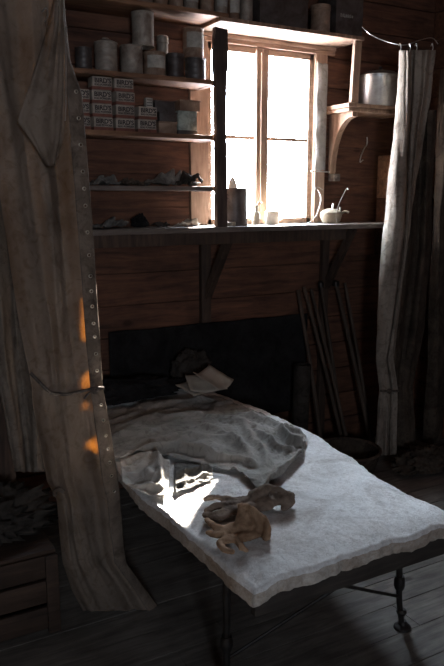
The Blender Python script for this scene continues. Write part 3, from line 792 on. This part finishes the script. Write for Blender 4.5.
tube(bm, P, .0024, 6, 8); o = finish(bm, 'hanging_wire', M['wire'], base=P[3]); tag(o, 'curved bright wire that the right curtain is hooked on', 'wire')
# dark hanging cloth to the right of it
tabE = [(70, [440, 450, 462, 474]), (455, [422, 433, 446, 462])]
rowsE = curtain_points(tabE, [.02, -.04, .03, 0], 3.22, 90, 12, .015, 41, 70, 446)
tabG = [(110, [412, 418, 424, 430, 436]), (250, [400, 408, 416, 424, 431]), (330, [388, 397, 406, 415, 424]), (388, [386, 392, 398, 405, 412]), (455, [382, 390, 398, 408, 417])]
rowsG = curtain_points(tabG, [(110, [.0, -.03, .02, -.03, .0]), (330, [0, -.04, .02, -.04, .02]), (388, [0, -.01, 0, -.01, 0]), (455, [0, -.03, .01, -.03, 0])], YD+.10, 160, 12, .010, 51, 110, 449)
bm = NB(); grid(bm, rowsG); o = finish(bm, 'back_cloth', M['brown'], dc, smooth=180); solid(o, .003)
o['label'] = 'darker brown second layer of cloth'
bm = NB(); grid(bm, rowsE); o = finish(bm, 'dark_drape', M['brown'], base=(3.3, 3.2, 0), smooth=180); solid(o, .003)
tag(o, 'dark brown cloth hanging in shadow at the right edge behind the tied curtain', 'drape')

# blind strip beside the window
bm = NB(); rows = []
for j in range(60):
    v = j/59; z = lerp(2.365, 1.762, v); seg = abs(sin(v*pi*3.0))
    rows.append([(lerp(2.552, 2.628, i/10), 3.452-.014*seg*sin(pi*i/10)-.004*nz(i*.2, v*6, 1, 1.5), z+.004*sin(i)) for i in range(11)])
bl = thing('window_blind', 'narrow grey cloth strip hanging down the right side of the window', 'blind', (2.61, 3.46, 1.76))
grid(bm, rows); o = finish(bm, 'cloth', M['blind'], bl, smooth=180); solid(o, .002)
bm = NB(); tube(bm, [(2.525, 3.452, 1.756), (2.66, 3.452, 1.753)], .004, 8, 1); finish(bm, 'bottom_rod', M['wire'], bl)

# ------------------------------------------------------------------ tins and boxes
def xat(px, py, y): return atY(px, py, y).x
def can(name, label, cat, px0, px1, pyt, z0, y, mat, group, style='plain', lab=None, h=None):
    x0, x1 = xat(px0, (pyt if pyt > 0 else 20)+8, y), xat(px1, (pyt if pyt > 0 else 20)+8, y)
    r = (x1-x0)/2*.93; cx = (x0+x1)/2
    if h is None: h = max(.03, atY((px0+px1)/2, pyt, y).z-z0)
    y = min(y, 3.472-r)
    t = thing(name, label, cat, (cx, y, z0), group)
    bm = NB(); e = .0025
    hb = h if style == 'plain' else h*.86
    pf = [(0, .002), (r*.95, .002), (r+e, 0), (r+e, .005), (r, .008)]
    for k in range(1, 4): pf += [(r, hb*k/4-.002), (r*1.012, hb*k/4), (r, hb*k/4+.002)] if style != 'label' else [(r, hb*k/4)]
    pf += [(r, hb-.008), (r+e, hb-.005), (r+e, hb), (r-.004, hb), (r-.006, hb-.004), (0, hb-.004)]
    lathe(bm, pf, (cx, y, z0), 28); finish(bm, 'body', mat, t)
    if style == 'cone':
        bm = NB(); lathe(bm, [(0, 0), (r*.96, 0), (r*.9, h*.04), (r*.32, h*.12), (r*.3, h*.15), (0, h*.155)], (cx, y, z0+hb-.003), 24)
        finish(bm, 'lid', M['greytin'], t)
    elif style == 'lid':
        bm = NB(); lathe(bm, [(0, 0), (r*1.04, 0), (r*1.05, h*.02), (r*1.04, h*.12), (r*.9, h*.14), (0, h*.14)], (cx, y, z0+hb+.0003), 24)
        finish(bm, 'lid', mat, t)
    elif lab:
        bm = NB(); n = 14; a0, a1 = -pi*.85, -pi*.2
        rows = [[(cx+(r+.0012)*cos(lerp(a0, a1, i/n)), y+(r+.0012)*sin(lerp(a0, a1, i/n)), z0+h*zz) for i in range(n+1)] for zz in (.28, .72)]
        grid(bm, rows); finish(bm, 'paper_label', lab, t)
    return t
TG = 'tins on the long shelf over the window'
top = 2.5085
for i, (a, b, m, st_, lb) in enumerate(((138, 153, 'greytin', 'label', 'palepaper'), (154, 168, 'rusttin', 'label', 'palepaper'), (169, 183, 'rusttin', 'plain', None), (184, 198, 'greytin', 'label', 'palepaper'),
                             (200, 214, 'rusttin', 'plain', None), (215, 227, 'greytin', 'label', 'palepaper'), (228, 239, 'rusttin', 'label', 'palepaper'), (240, 252, 'greytin', 'plain', None))):
    names = ['leftmost tin on the long top shelf, grey with pale label', 'second tin from the left on the long top shelf, rusty with pale label', 'plain rusty tin, third from left on the long top shelf',
             'grey pale-labelled tin, fourth from left on the long top shelf', 'plain rusty tin above the shelf post on the long top shelf', 'grey labelled tin on the top shelf, just right of the post',
             'rusty labelled tin on the top shelf, second to the right of the post', 'plain grey tin on the top shelf, last before the dark box']
    can('food_tin', names[i], 'tin', a, b, -12, top if i < 6 else 2.487, 3.33, M[m], TG, st_, M[lb] if lb else None, h=.15)
def crate_box(name, label, cat, px0, px1, py, z0, h, y0, d, mat, group=None, bev=.004):
    x0, x1 = xat(px0, py, y0), xat(px1, py, y0)
    t = thing(name, label, cat, ((x0+x1)/2, y0+d/2, z0), group)
    bm = NB(); box(bm, (x0, y0, z0), (x1, y0+d, z0+h), bev); finish(bm, 'body', mat, t)
    bm = NB(); box(bm, (x0-.002, y0-.002, z0+h*.9), (x1+.002, y0+d+.002, z0+h+.003), .001); finish(bm, 'lid', mat, t)
    return t, x0, x1
crate_box('storage_box', 'dark wide box on the long top shelf over the middle of the window', 'box', 260, 308, 20, 2.487, .16, 3.28, .16, M['darktin'])
can('food_tin', 'lone brownish tin between the two dark boxes on the top shelf', 'tin', 312, 329, 4, 2.487, 3.33, M['rusttin'], TG, 'lid', h=.15)
t, x0, x1 = crate_box('storage_box', 'black box with a worn white marking, right end of the top shelf', 'box', 336, 363, 20, 2.487, .22, 3.28, .16, M['darktin'])
q = atY(347, 16, 3.279); bm = NB(); rg = random.Random(4)
for k in range(7):
    xx = q.x-.045+k*.013
    for m_ in range(2): box(bm, (xx+m_*.005, 3.2778, q.z-.010+rg.uniform(0, .004)), (xx+m_*.005+.0035, 3.2795, q.z+.010-rg.uniform(0, .006)))
    box(bm, (xx, 3.2778, q.z+rg.uniform(-.008, .006)), (xx+.009, 3.2795, q.z+.003+rg.uniform(-.002, .004)))
finish(bm, 'worn_lettering', M['inkpale'], t)
# shelf a
za = LV['a']+.0005; G2 = 'tins on the upper shelf of the unit'
can('food_tin', 'squat grey tin half hidden by the curtain edge, upper shelf', 'tin', 75, 92, 48, za, 3.33, M['darktin'], G2, 'plain')
can('food_tin', 'tall grey tin with a conical lid, left on the upper shelf', 'tin', 94, 117, 38, za, 3.335, M['greytin'], G2, 'cone')
lowB = can('food_tin', 'grey ribbed tin under the stacked tin, left one of the pair', 'tin', 120, 142.5, 43, za, 3.335, M['greytin'], G2, 'plain', h=.132)
can('food_tin', 'rust-brown labelled tin under the stacked tin, right one of the pair', 'tin', 143.5, 165, 45, za, 3.335, M['rusttin'], G2, 'label', M['palepaper'], h=.132)
can('food_tin', 'pale tin stacked on top of two others, near the top shelf', 'tin', 131.5, 153.5, 13, za+.1325, 3.335, M['greytin'], G2, 'plain')
can('food_tin', 'small dark tin right of the stacked tins on the upper shelf', 'tin', 166.5, 183.5, 54, za, 3.33, M['darktin'], G2, 'lid')
can('food_tin', 'small light tin with a lid, at the back of the upper shelf', 'tin', 157, 168, 36, za, 3.43, M['greytin'], G2, 'lid')
b1 = can('food_tin', 'dark tin at the right end of the upper shelf, carrying a wider one', 'tin', 185, 205, 52, za, 3.34, M['darktin'], G2, 'plain', h=.105)
can('food_tin', 'rusty labelled tin standing on the right-hand dark tin by the post', 'tin', 183, 203, 24, za+.1055, 3.34, M['rusttin'], G2, 'label', M['palepaper'])
# shelf b : lettered boxes
zb = LV['b']+.0005; G3 = 'lettered boxes stacked on the middle shelf'
BW, BH, BD = .095, .0603, .075
proto = thing('lettered_box', 'x', 'box', (0, 0, 0), G3)
bm = NB(); box(bm, (-BW/2, -BD/2, 0), (BW/2, BD/2, BH), .003); cart = finish(bm, 'carton', M['boxcard'], proto)
bm = NB(); box(bm, (-BW/2-.001, -BD/2-.001, .0015), (BW/2+.001, BD/2+.001, .016), .0005); finish(bm, 'red_band', M['boxred'], proto)['label'] = 'dull red band'
for txt, sz, z in (("BIRD'S", .029, .0415), ('EGG POWDER', .0125, .0235)):
    me = text_mesh(txt, sz); me.materials.append(M['ink'])
    o = bpy.data.objects.new('lettering', me); COL.objects.link(o); o.parent = cart; o.location = (.003, -BD/2-.0004, z); o.rotation_euler = (pi/2, 0, 0)
pos = []
cA, cB, cC, c0 = xat(103, 100, 3.29), xat(125.5, 100, 3.29), xat(147.5, 110, 3.29), xat(80, 100, 3.29)
nm = {0: 'bottom', 1: 'second from bottom', 2: 'third from bottom', 3: 'top'}
for c, n, who in ((cA, 4, 'left full stack'), (cB, 4, 'middle stack'), (cC, 2, 'short right stack'), (c0, 3, 'stack beside the curtain edge')):
    for k in range(n):
        pos.append((c+random.uniform(-.003, .003), 3.33+random.uniform(-.004, .004), zb+k*(BH+.0008), random.uniform(-.04, .04),
                    'tan lettered box, %s of the %s, middle shelf' % ('topmost' if k == n-1 else nm[k], who)))
for i, (x, y, z, r_, lb) in enumerate(pos):
    o = proto if i == 0 else dup(proto, (x, y, z), r_)
    o.location = (x, y, z); o.rotation_euler = (0, 0, r_); o['label'] = lb
q = atY(149, 98, 3.32)
t = thing('small_tin', 'little pale square tin on top of the short right stack of boxes', 'tin', (q.x, 3.33, zb+2*(BH+.0008)))
z0 = zb+2*(BH+.0008); bm = NB(); box(bm, (q.x-.018, 3.315, z0), (q.x+.018, 3.345, z0+.046), .003); finish(bm, 'body', M['palepaper'], t)
bm = NB()
for k in range(3): box(bm, (q.x-.014, 3.3138, z0+.008+k*.013), (q.x+.014, 3.3152, z0+.011+k*.013))
finish(bm, 'printed_lines', M['ink'], t)
crate_box('carton', 'lower dark box beside the short stack of lettered boxes', 'box', 159, 177, 120, zb, .055, 3.29, .09, M['rusttin'])
crate_box('carton', 'upper dark box beside the short stack of lettered boxes', 'box', 159.5, 177, 108, zb+.0585, .042, 3.29, .09, M['darktin'])
crate_box('carton', 'dark flat box on top of the pair left of the crackled tin', 'box', 155, 175, 98, zb+.104, .052, 3.31, .10, M['darktin'])
x0, x1 = xat(178.5, 118, 3.29), xat(197, 118, 3.29)
t = thing('square_tin', 'pale greenish crackled square tin at the right end of the middle shelf', 'tin', ((x0+x1)/2, 3.33, zb))
bm = NB(); box(bm, (x0, 3.29, zb), (x1, 3.37, zb+.115), .004); finish(bm, 'body', M['greenlabel'], t)
bm = NB(); box(bm, (x0-.0015, 3.2885, zb+.001), (x1+.0015, 3.3715, zb+.02), .001); finish(bm, 'base_rim', M['darktin'], t)
crate_box('carton', 'brown box stacked over the crackled tin at the end of the middle shelf', 'box', 180, 200, 99, zb+.116, .052, 3.31, .11, M['rusttin'])

# shelf c : rags
zc = LV['c']
def crumple(name, label, cat, c, rx, ry, rz, mat, seed, amp=.35, s=2.4, sub=5):
    bm = NB(); lump(bm, c, rx, ry, rz, amp, s, seed, sub, True, True); o = finish(bm, name, mat, base=c, smooth=180); return tag(o, label, cat)
q0 = xat(175, 180, 3.36)
def rag(name, label, cat, w, d, h, seed, mat, x, y, z, rot=0, zs=1.0):
    return draped(name, label, cat, loose_rag(w, d, h, seed), mat, lambda a, b: z-.002, zs, (x, y), rot)
rag('rag', 'crumpled light rag heap on the lowest unit shelf, near the post', 'rag', .31, .15, .075, 3, M['rag'], q0-.02, 3.375, zc, .03)
rag('sock', 'dark folded sock lying in front of the rag heap', 'sock', .15, .028, .045, 6, M['darkrag'], q0+.045, 3.283, zc)
rag('rag', 'flat grey rag at the left of the lowest unit shelf', 'rag', .16, .14, .045, 8, M['rag'], xat(103, 185, 3.36), 3.36, zc)
rag('rag', 'low dark scrap of cloth midway along the lowest unit shelf', 'rag', .13, .10, .028, 9, M['brown'], xat(131, 187, 3.36), 3.36, zc)
# sill items on the left
zs = 1.4525
rag('rag', 'grey dusty cloth at the left end of the sill shelf', 'rag', .20, .14, .035, 12, M['rag'], xat(108, 229, 3.35), 3.36, zs)
crumple('fur_lump', 'small black furry lump on the sill shelf below the rags', 'lump', (xat(141, 223, 3.33), 3.34, zs), .042, .04, .05, M['black'], 13, .3)
rag('rag', 'dark scrap between the furry lump and the papers on the sill shelf', 'rag', .08, .08, .02, 15, M['darkrag'], xat(163, 228, 3.33)-.01, 3.34, zs)
rag('paper_scrap', 'pale crumpled paper scrap on the sill shelf left of the post', 'paper', .13, .09, .028, 16, M['paper'], xat(190, 227, 3.33), 3.36, zs)

# sill items in front of the glass
q = atY(237.5, 210, 3.33)
t = thing('square_can', 'dark upright can on the sill just right of the post', 'can', (q.x, 3.34, zs))
bm = NB(); r = .062
lathe(bm, [(0, 0), (r, 0), (r, .01), (r*.985, .012), (r*.97, .19), (r, .193), (r, .2), (r*.9, .2), (r*.88, .19), (0, .19)], (q.x, 3.34, zs), 28, 1, .8); finish(bm, 'body', M['darktin'], t)
bm = NB(); tube(bm, [(q.x-.056, 3.33, zs+.16), (q.x-.072, 3.32, zs+.165), (q.x-.074, 3.32, zs+.15), (q.x-.056, 3.33, zs+.145)], .0025, 6, 5); finish(bm, 'handle', M['iron'], t)
q = atY(231, 182, 3.43)
t = thing('paper_cone', 'pale pointed paper packet standing behind the dark can', 'packet', (q.x, 3.42, zs))
bm = NB(); lathe(bm, [(0, 0), (.03, 0), (.034, .08), (.032, .18), (.022, .235), (.006, .262), (0, .264)], (q.x+.01, 3.43, zs), 10, 1, .8)
for v in bm.verts: v.co.x += .006*nz(v.co.x, v.co.z, 1, 30)
finish(bm, 'packet', M['palepaper'], t)
q = atY(231, 225, 3.28)
t = thing('flat_tin', 'very small flat round tin at the front of the sill before the can', 'tin', (q.x, 3.285, zs))
bm = NB(); lathe(bm, [(0, 0), (.026, 0), (.026, .012), (.027, .012), (.027, .02), (.024, .022), (0, .022)], (q.x, 3.285, zs), 24); finish(bm, 'body', M['bowl'], t)
q = atY(272, 217, 3.37)
t = thing('enamel_mug', 'pale enamel mug on the sill in front of the right pane', 'mug', (q.x, 3.37, zs))
bm = NB(); lathe(bm, [(0, 0), (.034, 0), (.037, .004), (.04, .072), (.042, .074), (.038, .074), (.035, .006), (0, .006)], (q.x, 3.37, zs), 28); finish(bm, 'body', M['enamel'], t)
bm = NB(); tube(bm, [(q.x+.038, 3.37, zs+.062), (q.x+.058, 3.36, zs+.058), (q.x+.06, 3.36, zs+.03), (q.x+.037, 3.37, zs+.02)], .004, 8, 6); finish(bm, 'handle', M['enamel'], t)
q = atY(256, 217, 3.40)
t = thing('glass_bottle', 'small squat bottle on the sill below the window mullion', 'bottle', (q.x, 3.40, zs))
bm = NB(); lathe(bm, [(0, 0), (.021, 0), (.023, .006), (.023, .055), (.018, .068), (.009, .078), (.009, .096), (.012, .098), (.012, .108), (0, .108)], (q.x, 3.40, zs), 20); finish(bm, 'body', M['bowl'], t)
bm = NB(); tube(bm, [(q.x, 3.40, zs+.10), (q.x+.012, 3.39, zs+.125), (q.x+.026, 3.38, zs+.12)], .004, 6, 4); finish(bm, 'spout', M['bowl'], t)
# blubber lamp with wire loops
q = atY(331, 216, 3.36); X = q.x
t = thing('wire_handled_pan', 'small yellowed covered pan with upright wire handles, right end of the sill', 'pan', (X, 3.36, zs))
bm = NB(); lathe(bm, [(0, 0), (.045, 0), (.058, .012), (.069, .045), (.070, .052), (.064, .052), (0, .05)], (X, 3.36, zs), 32, 1, .8); finish(bm, 'bowl', M['bowl'], t)
bm = NB(); lathe(bm, [(.0, .0), (.066, 0), (.066, .012), (.05, .026), (.02, .034), (0, .035)], (X, 3.36, zs+.052), 32, 1, .8); ld = finish(bm, 'lid', M['bowl'], t)
bm = NB(); tube(bm, [(X+.01, 3.36, zs+.086), (X+.013, 3.36, zs+.115)], .005, 8, 1); finish(bm, 'knob', M['wire'], ld)
bm = NB(); tube(bm, [(X+.055, 3.34, zs+.05), (X+.078, 3.33, zs+.07), (X+.10, 3.32, zs+.062)], .007, 8, 4); tube(bm, [(X+.05, 3.34, zs+.06), (X+.052, 3.34, zs+.095)], .006, 8, 1)
finish(bm, 'spout', M['bowl'], t)
def wp(px, py, y=3.30): return atY(px, py, y)
bm = NB(); tube(bm, [wp(305, 225), wp(312, 220), wp(317, 214), wp(320, 205), wp(321, 198), wp(318, 190), wp(315, 189), wp(318, 187), wp(323, 190)], .0019, 6, 5); finish(bm, 'wire_handle', M['wire'], t)
bm = NB(); tube(bm, [wp(337, 226), wp(336, 214), wp(339, 204), wp(343, 195), wp(347, 188), wp(348, 190)], .0019, 6, 5); finish(bm, 'wire_handle', M['wire'], t)

# aluminium pot on the bracket shelf
q = atY(379, 95, 3.39); X = q.x-.004; zp = 2.1305
t = thing('cooking_pot', 'large dented aluminium pot with a domed lid on the bracket shelf', 'pot', (X, 3.385, zp))
R_ = .122
bm = NB(); lathe(bm, [(0, 0), (R_*.94, 0), (R_, .012), (R_, .163), (R_*1.015, .166), (R_*1.015, .170), (R_*.97, .170), (0, .168)], (X, 3.38, zp), 40, 1.05, .93); finish(bm, 'body', M['pot'], t)
bm = NB(); lathe(bm, [(0, 0), (R_*1.03, 0), (R_*1.035, .012), (R_*.98, .016), (R_*.7, .034), (R_*.3, .044), (0, .046)], (X, 3.38, zp+.1705), 40, 1.05, .93); ld = finish(bm, 'lid', M['pot'], t)
bm = NB(); lathe(bm, [(0, 0), (.008, 0), (.007, .008), (.013, .013), (.013, .02), (0, .023)], (X, 3.38, zp+.216), 14); finish(bm, 'knob', M['iron'], ld)
bm = NB(); tube(bm, [(X+.05, 3.28, zp+.028), (X+.06, 3.262, zp+.03), (X+.075, 3.262, zp+.03), (X+.082, 3.285, zp+.028)], .004, 8, 4); finish(bm, 'handle', M['pot'], t)
bm = NB(); P = [atY(x, y, 3.49) for x, y in ((367, 137), (367, 144), (364, 149), (361, 156), (360, 162), (363, 160))]
tube(bm, P, .004, 8, 5); o = finish(bm, 'wall_hook', M['wire'], base=P[0]); tag(o, 'curved metal hook on the boards below the pot', 'hook')

# cupboard boxes right of the sill
t = thing('wall_cupboard', 'brown plank box fixed to the wall between sill shelf and right curtain', 'cupboard', (3.2, 3.39, 1.25))
x0 = xat(377, 180, 3.48)
bm = NB(); box(bm, (x0, 3.34, 1.60), (3.42, 3.48, 1.86), .004); finish(bm, 'upper_box', M['shelfwood'], t)
bm = NB(); box(bm, (x0-.012, 3.325, 1.60), (3.42, 3.345, 1.645), .003); finish(bm, 'batten', M['bracket'], t)
bm = NB(); box(bm, (x0-.012, 3.325, 1.825), (3.42, 3.345, 1.87), .003); finish(bm, 'batten', M['cratewood'], t)
bm = NB(); box(bm, (x0, 3.34, 1.24), (3.42, 3.48, 1.595), .004); finish(bm, 'lower_box', M['wallwood'], t)
# hook at far right
bm = NB(); P = [atY(x, y, 3.49) for x, y in ((428, 224), (422, 226), (418, 232), (420, 236))]
# ------------------------------------------------------------------ leaning tools
def pole(label, p, q, r, name='wooden_shaft', cat='pole', head=None):
    t = thing(name, label, cat, p, 'poles leaning on the wall right of the bed')
    bm = NB(); tube(bm, [p, ((p[0]+q[0])/2+.008, (p[1]+q[1])/2, (p[2]+q[2])/2), q], r, 10, 6, r*.85); sh = finish(bm, 'shaft', M['stickwood'], t)
    if head:
        bm = NB(); lathe(bm, [(0, 0), (r*1.3, 0), (r*1.4, .03), (0, .04)], (q[0], q[1], q[2]-.02), 10); finish(bm, 'ferrule', M['iron'], t)
for i, (a, b, c, d, r, lb) in enumerate(((298, 290, 2.56, 3.30, .014, 'leftmost dark shaft leaning on the wall'), (304, 287, 2.72, 3.28, .013, 'second shaft from the left, slanting right towards its foot'),
        (311, 289, 2.70, 3.2, .012, 'third shaft from the left, leaning among the poles'), (321, 284, 2.74, 3.32, .013, 'pale straight shaft in the middle of the leaning poles'),
        (336, 283, 2.93, 3.27, .015, 'dark shaft right of the wall brace'), (345, 283, 2.98, 3.33, .012, 'rightmost thin dark shaft leaning on the wall'))):
    q = atY(a, b, 3.462 if i not in (3,) else 3.44)
    pole(lb, (c, d, .004), (q.x, q.y, q.z), r, head=i in (3, 4))
t = thing('rolled_mat', 'dark roll of matting standing on end at the right of the bed head', 'roll', (2.38, 3.36, 0))
bm = NB()
lathe(bm, [(0, 0), (.05, 0), (.052, .6), (.05, .62), (.035, .62), (.033, .58), (0, .58)], (2.40, 3.34, 0), 24)
for v in bm.verts: v.co.x += .02*v.co.z
finish(bm, 'roll', M['darkrag'], t)
# basket
bx, by = atZ(343, 440, .14).x, 3.08
bx = 2.52
t = thing('basket', 'round dark woven basket on the floor right of the bed', 'basket', (bx, 3.02, 0))
bm = NB(); pf = [(0, .0), (.13, 0)]
for k in range(13): pf.append((.135+.004*k+(.004 if k % 2 else 0), .006+k*.0125))
pf += [(.186, .165), (.178, .165), (.128, .012), (0, .012)]
lathe(bm, pf, (bx, 3.02, 0), 40); finish(bm, 'body', M['brown'], t)
bm = NB(); P = [(bx+.186*cos(a), 3.02+.186*sin(a), .168) for a in [2*pi*k/24 for k in range(25)]]; tube(bm, P, .009, 8, 1); finish(bm, 'rim', M['stickwood'], t)
# sack right
bm = NB(); c = atZ(414, 462, .03); lump(bm, (c.x+.04, c.y-.06, .002), .22, .11, .10, .25, 2.0, 17, 5, True, True)
o = finish(bm, 'cloth_sack', M['brown'], base=(c.x, c.y, 0), smooth=180); tag(o, 'brown slumped sack on the floor below the tied right curtain', 'sack')
# lower left: sack next to the curtain foot, crate, dark heap
cx0, cx1 = -.25, .60
t = thing('wooden_crate', 'dark slatted wooden crate in the bottom left corner, on the floor', 'crate', (.2, 2.2, 0))
ck = 0
P0 = atZ(60, 628, 0); x1 = P0.x; y0 = P0.y
for k, z in enumerate((.012, .118, .218)):
    bm = NB(); box(bm, (x1-.75, y0, z), (x1, y0+.018, z+.088), .003); finish(bm, 'slat', M['cratewood'], t)
    bm = NB(); box(bm, (x1-.75, y0+.36, z), (x1, y0+.378, z+.088), .003); finish(bm, 'slat', M['cratewood'], t)
for xx in (x1-.018, x1-.75):
    bm = NB(); box(bm, (xx, y0+.019, .0), (xx+.018, y0+.359, .305), .003); finish(bm, 'end_panel', M['cratewood'], t)
bm = NB(); box(bm, (x1-.045, y0-.016, 0), (x1+.001, y0-.001, .31), .003); finish(bm, 'batten', M['cratewood'], t)
bm = NB(); box(bm, (x1-.73, y0+.02, .015), (x1-.019, y0+.358, .03)); finish(bm, 'bottom', M['cratewood'], t)
bm = NB(); box(bm, (x1-.74, y0+.002, .311), (x1-.003, y0+.376, .326), .003); finish(bm, 'top', M['cratewood'], t)
bm = NB(); lump(bm, (x1-.26, y0+.19, .327), .30, .15, .16, .28, 1.9, 31, 5, True, True)
o = finish(bm, 'cloth_heap', M['darkrag'], base=(x1-.3, y0+.2, .327), smooth=180); tag(o, 'black heap of cloth lying on the slatted crate', 'cloth heap')
q = atY(5, 430, 2.8)
bm = NB(); box(bm, (q.x-.10, 2.78, 0), (q.x+.03, 2.82, 1.0), .004); box(bm, (q.x-.12, 2.765, 1.001), (q.x+.05, 2.835, 1.02), .003)
o = finish(bm, 'side_plank', M['studwood'], base=(q.x, 2.8, 0)); tag(o, 'reddish upright board at the far left edge behind the curtains', 'board')
for o in bpy.data.objects:
    if '_o' in o: del o['_o']
